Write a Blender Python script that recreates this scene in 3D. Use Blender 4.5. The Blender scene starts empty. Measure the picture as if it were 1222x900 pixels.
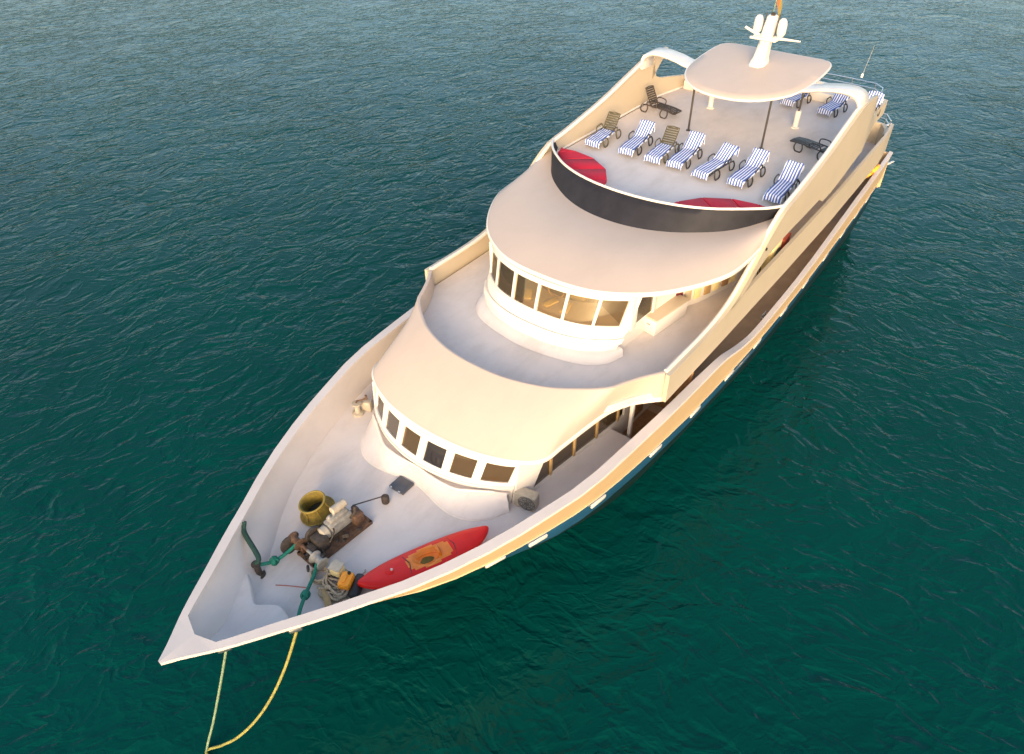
import bpy, bmesh, math, random
from mathutils import Vector, Matrix, Euler
random.seed(7)
R = math.radians
scene = bpy.context.scene
C = scene.collection

# ------------------------------------------------------------ camera, sky, sun, exposure
cam_d = bpy.data.cameras.new('camera'); cam = bpy.data.objects.new('camera', cam_d); C.objects.link(cam)
CF, CX, CY, CZ, YAW, PIT, ROL = 0.711381917, 1.72611464, 11.7023089, 20.6000197, 3.80976092, 0.697760992, -0.0109641219
_d = Vector((math.cos(YAW)*math.cos(PIT), math.sin(YAW)*math.cos(PIT), -math.sin(PIT)))
_r = _d.cross(Vector((0, 0, 1))).normalized(); _u = _r.cross(_d)
_r2 = _r*math.cos(ROL)+_u*math.sin(ROL); _u2 = -_r*math.sin(ROL)+_u*math.cos(ROL)
cam.matrix_world = Matrix(((_r2.x, _u2.x, -_d.x, CX), (_r2.y, _u2.y, -_d.y, CY), (_r2.z, _u2.z, -_d.z, CZ), (0, 0, 0, 1)))
cam_d.sensor_fit = 'HORIZONTAL'; cam_d.sensor_width = 36; cam_d.lens = 36*CF
cam_d.clip_start = 0.1; cam_d.clip_end = 6000
scene.camera = cam

SUN_EL = 15.0
SUN_AZ = 28.0      # degrees from dead ahead (+x) towards port (+y)
world = bpy.data.worlds.new('World'); scene.world = world; world.use_nodes = True
wn = world.node_tree; wn.nodes.clear()
sky = wn.nodes.new('ShaderNodeTexSky'); sky.sky_type = 'NISHITA'; sky.sun_disc = False
sky.sun_elevation = R(SUN_EL); sky.sun_rotation = R(90-SUN_AZ); sky.dust_density = 3.5; sky.air_density = 1.0; sky.ozone_density = 1.0
bg = wn.nodes.new('ShaderNodeBackground'); bg.inputs[1].default_value = 0.15
wo = wn.nodes.new('ShaderNodeOutputWorld')
wn.links.new(sky.outputs[0], bg.inputs[0]); wn.links.new(bg.outputs[0], wo.inputs[0])
sl = bpy.data.lights.new('sun', 'SUN'); sl.energy = 0.62; sl.angle = R(14); sl.color = (1.0, 0.74, 0.48)
so = bpy.data.objects.new('sun', sl); C.objects.link(so)
sdir = Vector((math.cos(R(SUN_AZ))*math.cos(R(SUN_EL)), math.sin(R(SUN_AZ))*math.cos(R(SUN_EL)), math.sin(R(SUN_EL))))
so.rotation_euler = sdir.to_track_quat('Z', 'Y').to_euler(); so.location = sdir*100
vs = scene.view_settings
vs.view_transform = 'Standard'; vs.look = 'None'; vs.gamma = 1; vs.use_curve_mapping = False; vs.exposure = 1.53

# ------------------------------------------------------------ materials
MATS = {}
def mat(name, col, rough=0.5, metal=0.0, var=0.06, vscale=1.5, bump=0.0, bscale=20, spec=0.5, coat=0.0, grime=0.0):
    m = bpy.data.materials.new(name); m.use_nodes = True; nt = m.node_tree; p = nt.nodes['Principled BSDF']
    p.inputs['Roughness'].default_value = rough; p.inputs['Metallic'].default_value = metal
    p.inputs['Specular IOR Level'].default_value = spec; p.inputs['Coat Weight'].default_value = coat
    tc = nt.nodes.new('ShaderNodeTexCoord')
    n = nt.nodes.new('ShaderNodeTexNoise'); n.inputs['Scale'].default_value = vscale; n.inputs['Detail'].default_value = 5
    n.inputs['Roughness'].default_value = 0.6
    nt.links.new(tc.outputs['Object'], n.inputs['Vector'])
    r = nt.nodes.new('ShaderNodeValToRGB'); r.color_ramp.elements[0].position = 0.3; r.color_ramp.elements[1].position = 0.7
    a = [max(0, c*(1-var)) for c in col]; b = [min(1, c*(1+var)) for c in col]
    r.color_ramp.elements[0].color = (*a, 1); r.color_ramp.elements[1].color = (*b, 1)
    nt.links.new(n.outputs[0], r.inputs[0]); last = r.outputs[0]
    if grime > 0:
        g = nt.nodes.new('ShaderNodeTexNoise'); g.inputs['Scale'].default_value = 0.9; g.inputs['Detail'].default_value = 9; g.inputs['Roughness'].default_value = 0.72
        mp = nt.nodes.new('ShaderNodeMapping'); mp.inputs['Scale'].default_value = (0.45, 1.1, 1.0)
        nt.links.new(tc.outputs['Object'], mp.inputs[0]); nt.links.new(mp.outputs[0], g.inputs['Vector'])
        gr = nt.nodes.new('ShaderNodeValToRGB'); gr.color_ramp.elements[0].position = 0.48; gr.color_ramp.elements[1].position = 0.72
        nt.links.new(g.outputs[0], gr.inputs[0])
        mu = nt.nodes.new('ShaderNodeMath'); mu.operation = 'MULTIPLY'; mu.inputs[1].default_value = grime; nt.links.new(gr.outputs[0], mu.inputs[0])
        mx = nt.nodes.new('ShaderNodeMix'); mx.data_type = 'RGBA'
        nt.links.new(mu.outputs[0], mx.inputs[0]); nt.links.new(last, mx.inputs[6]); mx.inputs[7].default_value = (col[0]*.55, col[1]*.5, col[2]*.42, 1)
        last = mx.outputs[2]
    nt.links.new(last, p.inputs['Base Color'])
    if bump > 0:
        bn = nt.nodes.new('ShaderNodeTexNoise'); bn.inputs['Scale'].default_value = bscale; bn.inputs['Detail'].default_value = 4
        nt.links.new(tc.outputs['Object'], bn.inputs['Vector'])
        bb = nt.nodes.new('ShaderNodeBump'); bb.inputs['Strength'].default_value = bump; bb.inputs['Distance'].default_value = 0.02
        nt.links.new(bn.outputs[0], bb.inputs['Height']); nt.links.new(bb.outputs[0], p.inputs['Normal'])
    MATS[name] = m
    return m
mat('gelcoat_white', (0.72, 0.65, 0.57), 0.35, var=0.02, coat=0.2, bump=0.05, bscale=3, grime=0.05)
mat('roof_paint', (0.54, 0.425, 0.345), 0.55, var=0.03, vscale=0.7, bump=0.08, bscale=4, grime=0.10)
mat('cream_paint', (0.55, 0.445, 0.315), 0.42, var=0.03, vscale=0.8, bump=0.06, bscale=3, grime=0.10)
mat('deck_brown', (0.46, 0.33, 0.22), 0.6, var=0.12, vscale=1.5, bump=0.1, grime=0.3)
mat('hull_cream', (0.62, 0.43, 0.235), 0.4, var=0.05, vscale=0.8, bump=0.06, bscale=3, grime=0.12)
mat('navy_paint', (0.024, 0.10, 0.20), 0.3, var=0.2, vscale=0.6, coat=0.2, bump=0.05, bscale=2, grime=0.2)
mat('deck_grey', (0.66, 0.58, 0.53), 0.65, var=0.05, vscale=0.8, bump=0.15, bscale=60, grime=0.34)
mat('cap_grey', (0.62, 0.54, 0.49), 0.5, var=0.04, vscale=1.2, bump=0.08, bscale=30, grime=0.12)
mat('bottom_paint', (0.006, 0.016, 0.018), 0.35, var=0.3, vscale=0.8, grime=0.2)
mat('visor_dark', (0.020, 0.019, 0.024), 0.6, var=0.25, vscale=2, spec=0.25)
mat('red_cushion', (0.60, 0.008, 0.03), 0.7, var=0.08, vscale=5, bump=0.25, bscale=30)
mat('dark_steel', (0.10, 0.09, 0.08), 0.4, metal=0.6, var=0.1)
mat('steel', (0.6, 0.6, 0.6), 0.25, metal=0.9, var=0.05)
mat('rust', (0.13, 0.07, 0.04), 0.8, metal=0.2, var=0.5, vscale=9, bump=0.6, bscale=25)
mat('rust_dark', (0.06, 0.045, 0.035), 0.75, metal=0.2, var=0.5, vscale=12, bump=0.6, bscale=25)
mat('machine_grey', (0.27, 0.25, 0.22), 0.6, var=0.25, vscale=8, bump=0.4, bscale=20, grime=0.7)
mat('machine_white', (0.40, 0.34, 0.26), 0.5, var=0.15, vscale=9, bump=0.2, bscale=20, grime=0.6)
mat('dark_plastic', (0.028, 0.026, 0.025), 0.45, var=0.2, vscale=6)
mat('olive_plastic', (0.085, 0.07, 0.035), 0.5, var=0.2, vscale=6)
mat('kayak_red', (0.80, 0.012, 0.006), 0.45, var=0.06, vscale=2, coat=0.1, spec=.3)
mat('kayak_orange', (0.90, 0.22, 0.01), 0.35, var=0.1, vscale=3)
mat('orange', (0.95, 0.33, 0.02), 0.5, var=0.1, vscale=6, bump=0.2)
mat('yellow', (0.75, 0.42, 0.04), 0.5, var=0.15, vscale=6, bump=0.2)
mat('basket_weave', (0.17, 0.115, 0.012), 0.75, var=0.35, vscale=9, bump=0.9, bscale=35)
mat('basket_rope', (0.26, 0.18, 0.03), 0.75, var=0.2, vscale=12)
mat('hollow_black', (0.02, 0.018, 0.01), 0.9, var=0.2)
mat('wood', (0.30, 0.16, 0.07), 0.5, var=0.3, vscale=4, bump=0.2)
mat('wood_light', (0.42, 0.26, 0.10), 0.5, var=0.25, vscale=4, bump=0.2)
mat('curtain', (0.75, 0.60, 0.28), 0.9, var=0.1, vscale=8)
mat('interior_cream', (0.44, 0.34, 0.22), 0.8, var=0.1)
mat('green_rope', (0.01, 0.17, 0.11), 0.8, var=0.3, vscale=20, bump=0.9, bscale=60)
mat('dark_green_rope', (0.01, 0.045, 0.035), 0.8, var=0.3, vscale=20, bump=0.9, bscale=60)
mat('pale_rope', (0.19, 0.26, 0.15), 0.8, var=0.3, vscale=6, bump=0.9, bscale=60)
mat('yellow_rope', (0.28, 0.25, 0.06), 0.8, var=0.3, vscale=6, bump=0.9, bscale=60)
mat('tan_rope', (0.42, 0.33, 0.22), 0.85, var=0.35, vscale=14, bump=0.9, bscale=60)
mat('hatch_dark', (0.065, 0.068, 0.08), 0.35, var=0.2, vscale=5)
mat('flag_red', (0.32, 0.09, 0.03), 0.8); mat('flag_yellow', (0.20, 0.15, 0.04), 0.8); mat('flag_green', (0.06, 0.11, 0.06), 0.8)
mat('pink_red', (0.45, 0.08, 0.04), 0.7); mat('maroon', (0.10, 0.01, 0.02), 0.6)

def glass_mat(name, tint, opac, dc=(0.05, 0.045, 0.05)):
    m = bpy.data.materials.new(name); m.use_nodes = True; nt = m.node_tree; nt.nodes.clear()
    o = nt.nodes.new('ShaderNodeOutputMaterial'); tr = nt.nodes.new('ShaderNodeBsdfTransparent'); tr.inputs[0].default_value = (*tint, 1)
    df = nt.nodes.new('ShaderNodeBsdfDiffuse'); df.inputs[0].default_value = (*dc, 1)
    gl = nt.nodes.new('ShaderNodeBsdfGlossy'); gl.inputs['Roughness'].default_value = 0.03; gl.inputs[0].default_value = (1, 1, 1, 1)
    m1 = nt.nodes.new('ShaderNodeMixShader'); m1.inputs[0].default_value = opac
    fr = nt.nodes.new('ShaderNodeFresnel'); fr.inputs[0].default_value = 1.5
    m2 = nt.nodes.new('ShaderNodeMixShader')
    nt.links.new(tr.outputs[0], m1.inputs[1]); nt.links.new(df.outputs[0], m1.inputs[2])
    nt.links.new(fr.outputs[0], m2.inputs[0]); nt.links.new(m1.outputs[0], m2.inputs[1]); nt.links.new(gl.outputs[0], m2.inputs[2]); nt.links.new(m2.outputs[0], o.inputs[0])
    MATS[name] = m
glass_mat('glass_clear', (0.95, 0.88, 0.74), 0.15, (0.28, 0.21, 0.13))
glass_mat('glass_brown', (0.55, 0.43, 0.29), 0.5, (0.13, 0.09, 0.05))
glass_mat('glass_grey', (0.45, 0.42, 0.40), 0.6, (0.14, 0.12, 0.11))
glass_mat('glass_dark', (0.12, 0.12, 0.16), 0.5)

def stripe_mat():
    m = bpy.data.materials.new('striped_towel'); m.use_nodes = True; nt = m.node_tree; p = nt.nodes['Principled BSDF']; p.inputs['Roughness'].default_value = 0.9
    tc = nt.nodes.new('ShaderNodeTexCoord'); sx = nt.nodes.new('ShaderNodeSeparateXYZ'); nt.links.new(tc.outputs['Object'], sx.inputs[0])
    nz = nt.nodes.new('ShaderNodeTexNoise'); nz.inputs['Scale'].default_value = 3; nt.links.new(tc.outputs['Object'], nz.inputs['Vector'])
    ad = nt.nodes.new('ShaderNodeMath'); ad.operation = 'MULTIPLY_ADD'; ad.inputs[1].default_value = 0.035; nt.links.new(nz.outputs[0], ad.inputs[0]); nt.links.new(sx.outputs[1], ad.inputs[2])
    mu = nt.nodes.new('ShaderNodeMath'); mu.operation = 'MULTIPLY'; mu.inputs[1].default_value = 9.2; nt.links.new(ad.outputs[0], mu.inputs[0])
    fr = nt.nodes.new('ShaderNodeMath'); fr.operation = 'FRACT'; nt.links.new(mu.outputs[0], fr.inputs[0])
    gt = nt.nodes.new('ShaderNodeMath'); gt.operation = 'GREATER_THAN'; gt.inputs[1].default_value = 0.47; nt.links.new(fr.outputs[0], gt.inputs[0])
    mx = nt.nodes.new('ShaderNodeMix'); mx.data_type = 'RGBA'; nt.links.new(gt.outputs[0], mx.inputs[0])
    mx.inputs[6].default_value = (0.70, 0.72, 0.78, 1); mx.inputs[7].default_value = (0.06, 0.11, 0.36, 1)
    nt.links.new(mx.outputs[2], p.inputs['Base Color']); MATS['striped_towel'] = m
stripe_mat()

def water_mat():
    m = bpy.data.materials.new('sea_water'); m.use_nodes = True; nt = m.node_tree; p = nt.nodes['Principled BSDF']
    p.inputs['Roughness'].default_value = 0.07; p.inputs['IOR'].default_value = 1.33; p.inputs['Specular IOR Level'].default_value = 0.21; p.inputs['Specular Tint'].default_value = (0.50, 1.0, 0.84, 1)
    tc = nt.nodes.new('ShaderNodeTexCoord')
    def noise(scale, detail, rot, sc, dist=0.0, rough=0.55):
        mp = nt.nodes.new('ShaderNodeMapping'); mp.inputs['Rotation'].default_value = (0, 0, R(rot)); mp.inputs['Scale'].default_value = sc
        nt.links.new(tc.outputs['Object'], mp.inputs[0])
        n = nt.nodes.new('ShaderNodeTexNoise'); n.inputs['Scale'].default_value = scale; n.inputs['Detail'].default_value = detail
        n.inputs['Distortion'].default_value = dist; n.inputs['Roughness'].default_value = rough
        nt.links.new(mp.outputs[0], n.inputs['Vector']); return n.outputs[0]
    def ma(op, x, y=0.0):
        q = nt.nodes.new('ShaderNodeMath'); q.operation = op
        for i, v in enumerate((x, y)):
            if isinstance(v, (int, float)): q.inputs[i].default_value = v
            else: nt.links.new(v, q.inputs[i])
        return q.outputs[0]
    warp = nt.nodes.new('ShaderNodeTexNoise'); warp.inputs['Scale'].default_value = 0.22; warp.inputs['Detail'].default_value = 1
    nt.links.new(tc.outputs['Object'], warp.inputs['Vector'])
    wv = nt.nodes.new('ShaderNodeVectorMath'); wv.operation = 'MULTIPLY_ADD'; wv.inputs[1].default_value = (2.2, 2.2, 0)
    nt.links.new(warp.outputs['Color'], wv.inputs[0]); nt.links.new(tc.outputs['Object'], wv.inputs[2])
    def crests(theta, scale, aniso, seed):
        rot = nt.nodes.new('ShaderNodeVectorRotate'); rot.rotation_type = 'Z_AXIS'; rot.inputs['Angle'].default_value = R(-theta)
        nt.links.new(wv.outputs[0], rot.inputs['Vector'])
        mp = nt.nodes.new('ShaderNodeMapping'); mp.inputs['Scale'].default_value = (aniso, 1, 1); mp.inputs['Location'].default_value = (seed, seed*2.3, 0)
        nt.links.new(rot.outputs[0], mp.inputs[0])
        n = nt.nodes.new('ShaderNodeTexNoise'); n.inputs['Scale'].default_value = scale; n.inputs['Detail'].default_value = 2.5; n.inputs['Roughness'].default_value = 0.5; n.inputs['Distortion'].default_value = 0.35
        nt.links.new(mp.outputs[0], n.inputs['Vector'])
        ridge = ma('SUBTRACT', 1.0, ma('ABSOLUTE', ma('MULTIPLY', ma('SUBTRACT', n.outputs[0], 0.5), 3.2)))
        ridge = ma('MAXIMUM', ridge, 0.0)
        return ma('ADD', ma('MULTIPLY', n.outputs[0], 0.9), ma('MULTIPLY', ma('MULTIPLY', ridge, ridge), 0.30))
    c = noise(0.10, 2, 10, (1, 0.8, 1))
    # wind ripples bend round the hull: one crest direction to starboard, another to port
    sp = nt.nodes.new('ShaderNodeSeparateXYZ'); nt.links.new(tc.outputs['Object'], sp.inputs[0])
    mk = nt.nodes.new('ShaderNodeMapRange'); mk.inputs['From Min'].default_value = -10; mk.inputs['From Max'].default_value = 14; mk.interpolation_type = 'SMOOTHSTEP'
    nt.links.new(sp.outputs[1], mk.inputs[0])
    A = crests(174, 1.55, 0.55, 0.0); B = crests(88, 1.55, 0.52, 7.0); D = crests(130, 3.6, 0.5, 3.0); F = crests(150, 0.55, 0.5, 11.0)
    mixv = ma('ADD', ma('MULTIPLY', A, ma('SUBTRACT', 1.0, mk.outputs[0])), ma('MULTIPLY', B, mk.outputs[0]))
    amp = ma('ADD', ma('MULTIPLY', c, 1.1), 0.30)
    h = ma('ADD', ma('ADD', ma('MULTIPLY', mixv, 0.27), ma('MULTIPLY', D, 0.065)), ma('MULTIPLY', F, 0.25))
    h = ma('MULTIPLY', h, amp)
    bb = nt.nodes.new('ShaderNodeBump'); bb.inputs['Strength'].default_value = 1.0; bb.inputs['Distance'].default_value = 0.42
    nt.links.new(h, bb.inputs['Height']); nt.links.new(bb.outputs[0], p.inputs['Normal'])
    big = noise(0.05, 4, 0, (1, 1, 1))
    r = nt.nodes.new('ShaderNodeValToRGB'); r.color_ramp.elements[0].position = 0.3; r.color_ramp.elements[1].position = 0.7
    r.color_ramp.elements[0].color = (0.0002, 0.035, 0.0295, 1); r.color_ramp.elements[1].color = (0.0003, 0.048, 0.040, 1)
    nt.links.new(big, r.inputs[0]); nt.links.new(r.outputs[0], p.inputs['Base Color'])
    MATS['sea_water'] = m
water_mat()

# ------------------------------------------------------------ mesh helpers.  s = metres aft of the bow tip, y = port, z = up
def V(s, y, z): return Vector((-s, y, z))
def obj(name, bm, m, parent=None, smooth=35, off=None, label=None):
    me = bpy.data.meshes.new(name)
    bmesh.ops.recalc_face_normals(bm, faces=bm.faces)
    if off is not None: bmesh.ops.translate(bm, verts=bm.verts, vec=-Vector(off))
    bm.to_mesh(me); bm.free()
    ms = m if isinstance(m, (list, tuple)) else [m]
    for k in ms: me.materials.append(MATS[k])
    if smooth:
        for p in me.polygons: p.use_smooth = True
        me.set_sharp_from_angle(angle=R(smooth))
    o = bpy.data.objects.new(name, me); C.objects.link(o)
    if parent is not None: o.parent = parent
    if label: o['label'] = label
    return o
def tag(o, label, cat, group=None, kind=None):
    if label: o['label'] = label
    if cat: o['category'] = cat
    if group: o['group'] = group
    if kind: o['kind'] = kind
    return o
def thing(name, label, cat, loc=(0, 0, 0), rz=0.0, group=None):
    o = bpy.data.objects.new(name, None); C.objects.link(o); o.location = loc; o.rotation_euler = (0, 0, rz)
    o.empty_display_size = 0.3
    return tag(o, label, cat, group)
def sub(o, name, bm, m, **k):      # child mesh whose verts are in the parent's own coordinates
    return obj(name, bm, m, o, **k)

def nb(): return bmesh.new()
def box(bm, c, size, rot=None, bev=0.0, seg=2, mi=0):
    r = bmesh.ops.create_cube(bm, size=1.0)
    vs_ = r['verts']
    for v in vs_: v.co = Vector((v.co.x*size[0], v.co.y*size[1], v.co.z*size[2]))
    fs = {f for v in vs_ for f in v.link_faces}
    if bev > 0:
        es = list({e for v in vs_ for e in v.link_edges})
        q = bmesh.ops.bevel(bm, geom=es, offset=min(bev, min(size)*0.45), segments=seg, affect='EDGES', profile=0.5)
        vs_ = list({v for f in q['faces'] for v in f.verts} | {v for v in vs_ if v.is_valid})
        fs = {f for v in vs_ for f in v.link_faces}
    M = (rot.to_matrix() if isinstance(rot, Euler) else rot) if rot is not None else Matrix.Identity(3)
    for v in vs_: v.co = M @ v.co + Vector(c)
    for f in fs: f.material_index = mi
    return vs_
def tube(bm, pts, r, n=8, cap=True, mi=0, closed=False):
    pts = [Vector(p) for p in pts]; rr = r if isinstance(r, (list, tuple)) else [r]*len(pts)
    rings = []; up = None
    for i, p in enumerate(pts):
        if closed: t = (pts[(i+1) % len(pts)]-pts[i-1]).normalized()
        else: t = (pts[min(i+1, len(pts)-1)]-pts[max(i-1, 0)]).normalized()
        if up is None: up = Vector((0, 0, 1)) if abs(t.z) < 0.9 else Vector((1, 0, 0))
        a = t.cross(up).normalized(); b = a.cross(t).normalized(); up = b
        rings.append([bm.verts.new(p+(a*math.cos(2*math.pi*k/n)+b*math.sin(2*math.pi*k/n))*rr[i]) for k in range(n)])
    L = len(rings)
    for i in range(L if closed else L-1):
        A, B = rings[i], rings[(i+1) % L]
        for k in range(n):
            f = bm.faces.new((A[k], A[(k+1) % n], B[(k+1) % n], B[k])); f.material_index = mi
    if cap and not closed:
        for q in (rings[0], rings[-1]):
            f = bm.faces.new(q); f.material_index = mi
def lathe(bm, prof, n=24, M=Matrix.Identity(4), mi=0, cap=True):
    rings = []
    for r, z in prof:
        rings.append([bm.verts.new(M @ Vector((r*math.cos(2*math.pi*k/n), r*math.sin(2*math.pi*k/n), z))) for k in range(n)])
    for A, B in zip(rings, rings[1:]):
        for k in range(n):
            f = bm.faces.new((A[k], A[(k+1) % n], B[(k+1) % n], B[k])); f.material_index = mi
    if cap:
        for q in (rings[0], rings[-1]):
            f = bm.faces.new(q); f.material_index = mi
def grid(bm, rows, mi=0, closeu=False):
    vr = [[bm.verts.new(Vector(p)) for p in row] for row in rows]
    for A, B in zip(vr, vr[1:]):
        m = len(A)
        for k in range(m if closeu else m-1):
            try:
                f = bm.faces.new((A[k], A[(k+1) % m], B[(k+1) % m], B[k])); f.material_index = mi
            except ValueError: pass
    return vr
def prism(bm, poly, z0, z1, axis='z', mi=0):
    """poly in (s,y) for axis z; (s,z) for axis y (z0,z1 are then y)"""
    def P(a, b, c): return V(a, b, c) if axis == 'z' else V(a, c, b)
    A = [bm.verts.new(P(a, b, z0)) for a, b in poly]; B = [bm.verts.new(P(a, b, z1)) for a, b in poly]
    n = len(poly); fs = [bm.faces.new(A), bm.faces.new(B)]
    for k in range(n): fs.append(bm.faces.new((A[k], A[(k+1) % n], B[(k+1) % n], B[k])))
    for f in fs: f.material_index = mi
    bmesh.ops.triangulate(bm, faces=fs[:2])
def solid_grid(bm, rows, th, mi=0):
    """thick sheet: rows of points, thickness along local normal (inwards = -normal by orientation)"""
    R_, n = len(rows), len(rows[0]); rows = [[Vector(p) for p in r] for r in rows]
    nr = []
    for i in range(R_):
        q = []
        for k in range(n):
            du = rows[i][min(k+1, n-1)]-rows[i][max(k-1, 0)]; dv = rows[min(i+1, R_-1)][k]-rows[max(i-1, 0)][k]
            nn = du.cross(dv); nn = nn.normalized() if nn.length > 1e-9 else Vector((0, 0, 1)); q.append(nn)
        nr.append(q)
    A = [[bm.verts.new(rows[i][k]) for k in range(n)] for i in range(R_)]
    B = [[bm.verts.new(rows[i][k]-nr[i][k]*th) for k in range(n)] for i in range(R_)]
    def q(*v):
        f = bm.faces.new(v); f.material_index = mi
    for i in range(R_-1):
        for k in range(n-1):
            q(A[i][k], A[i][k+1], A[i+1][k+1], A[i+1][k]); q(B[i][k], B[i+1][k], B[i+1][k+1], B[i][k+1])
    for k in range(n-1):
        q(A[0][k], B[0][k], B[0][k+1], A[0][k+1]); q(A[-1][k], A[-1][k+1], B[-1][k+1], B[-1][k])
    for i in range(R_-1):
        q(A[i][0], A[i+1][0], B[i+1][0], B[i][0]); q(A[i][-1], B[i][-1], B[i+1][-1], A[i+1][-1])

def cr(pts, t):
    n = len(pts)-1; x = min(max(t, 0), 1)*n; i = min(int(x), n-1); f = x-i
    p = lambda j: Vector(pts[j]) if 0 <= j <= n else (2*Vector(pts[0])-Vector(pts[1]) if j < 0 else 2*Vector(pts[n])-Vector(pts[n-1]))
    a, b, c, d = p(i-1), p(i), p(i+1), p(i+2)
    return 0.5*((2*b)+(-a+c)*f+(2*a-5*b+4*c-d)*f*f+(-a+3*b-3*c+d)*f*f*f)
def arc_curve(pts, N=400):
    """Catmull-Rom, re-parametrised by arc length"""
    P = [cr(pts, i/N) for i in range(N+1)]; L = [0]
    for a, b in zip(P, P[1:]): L.append(L[-1]+(b-a).length)
    T = L[-1]
    def f(t):
        x = min(max(t, 0), 1)*T; lo, hi = 0, N
        while hi-lo > 1:
            m = (lo+hi)//2
            if L[m] <= x: lo = m
            else: hi = m
        d = L[hi]-L[lo]; return P[lo].lerp(P[hi], (x-L[lo])/d if d > 0 else 0)
    return f
def sym(half):
    """half: (s,y,z) from the centreline to port -> world points from starboard to port"""
    h = [V(*p) for p in half]; m = [Vector((p.x, -p.y, p.z)) for p in h[1:]][::-1]
    return m+h
def interp(tab, x):
    if x <= tab[0][0]: return tab[0][1]
    for (a, b), (c, d) in zip(tab, tab[1:]):
        if x <= c: return b+(d-b)*(x-a)/(c-a)
    return tab[-1][1]
def interp_s(tab, x):
    """smooth (Catmull-Rom, non uniform -> cubic Hermite) interpolation"""
    if x <= tab[0][0]: return tab[0][1]
    if x >= tab[-1][0]: return tab[-1][1]
    i = 0
    while tab[i+1][0] < x: i += 1
    def sl_(j):
        if j == 0: return (tab[1][1]-tab[0][1])/(tab[1][0]-tab[0][0])
        if j == len(tab)-1: return (tab[j][1]-tab[j-1][1])/(tab[j][0]-tab[j-1][0])
        return (tab[j+1][1]-tab[j-1][1])/(tab[j+1][0]-tab[j-1][0])
    h = tab[i+1][0]-tab[i][0]; t = (x-tab[i][0])/h
    return ((2*t**3-3*t*t+1)*tab[i][1]+(t**3-2*t*t+t)*h*sl_(i)+(-2*t**3+3*t*t)*tab[i+1][1]+(t**3-t*t)*h*sl_(i+1))
def band(bm, B, T, t0, t1, v0, v1, out, th, n=12, nv=1, bulge=0.0, mi=0):
    """solid piece of the ruled surface between curves B (bottom) and T (top)"""
    rows = []
    for j in range(nv+1):
        v = v0+(v1-v0)*j/nv; row = []
        for i in range(n+1):
            t = t0+(t1-t0)*i/n; e = 1e-3
            p = B(t).lerp(T(t), v)
            du = B(min(t+e, 1)).lerp(T(min(t+e, 1)), v)-B(max(t-e, 0)).lerp(T(max(t-e, 0)), v); dv = T(t)-B(t)
            nn = du.cross(dv).normalized()
            row.append(p+nn*(out+bulge*math.sin(math.pi*v)))
        rows.append(row)
    solid_grid(bm, rows, th, mi)

# ------------------------------------------------------------ SETTING: the sea
bm = nb()
bmesh.ops.create_grid(bm, x_segments=60, y_segments=60, size=2500)
sea = obj('water', bm, 'sea_water'); tag(sea, 'dark teal green sea water with small wind ripples', 'sea', kind='structure')

# ------------------------------------------------------------ THE YACHT
YL = V(20, 0, 0)
yacht = thing('motor_yacht', 'large cream and navy motor yacht moored on teal water, bow pointing lower left', 'yacht', YL)
def ship(name, bm, m, parent=None, smooth=35, label=None):
    return obj(name, bm, m, parent or yacht, smooth=smooth, off=YL, label=label)

LEN = 39.4
WG = [(0, 0.02), (0.35, 0.24), (1.13, .80), (2.5, 1.63), (3.1, 2.0), (3.9, 2.44), (5.3, 3.22), (6.5, 3.74), (7.6, 4.15), (9.1, 4.58), (10.5, 4.92), (12.8, 5.14), (14.4, 5.26), (16, 5.34), (18, 5.40), (21, 5.43), (25.5, 5.38), (29, 5.24), (33, 5.06), (36, 4.94), (LEN, 4.75)]
ZG = [(0, 4.98), (2, 4.88), (4.5, 4.80), (7, 4.84), (9.3, 4.92), (12, 5.0), (17.2, 5.04), (18.2, 4.96), (19.2, 4.70), (20.2, 4.52), (21.4, 4.46), (24, 4.52), (28, 4.62), (34, 4.80), (LEN, 4.95)]
ZK = 3.62
WK = [(1.7, 0.02), (2.6, .46), (3.44, 1.00), (4.2, 1.58), (5.6, 2.68), (7.2, 3.50), (9.4, 4.25), (11.0, 4.66), (13.2, 4.95), (15, 5.10), (16.5, 5.20), (21, 5.32), (25.4, 5.28), (31, 5.08), (36.6, 4.82), (LEN, 4.65)]
W0 = [(8.0, 0.02), (9, 1.2), (10.46, 2.5), (12.2, 3.2), (14.2, 3.75), (16.7, 4.0), (20, 4.15), (26, 4.35), (37, 4.1), (LEN, 4.0)]
def wg(s): return interp_s(WG, s)
def zg(s): return interp_s(ZG, s)
def stations():
    return [0, .15, .35, .6, .9, .91, 1.1, 1.35, 1.6, 2.2, 2.8, 3.4, 4.1, 5, 6, 7, 8, 9, 10, 11, 12, 13, 14, 15, 16, 17, 17.6, 18.2, 18.8, 19.4, 20, 20.6, 21.2, 22, 23.5, 25, 27, 29, 31, 33, 35, 37, 38.5, LEN]
ST = stations()
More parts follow.
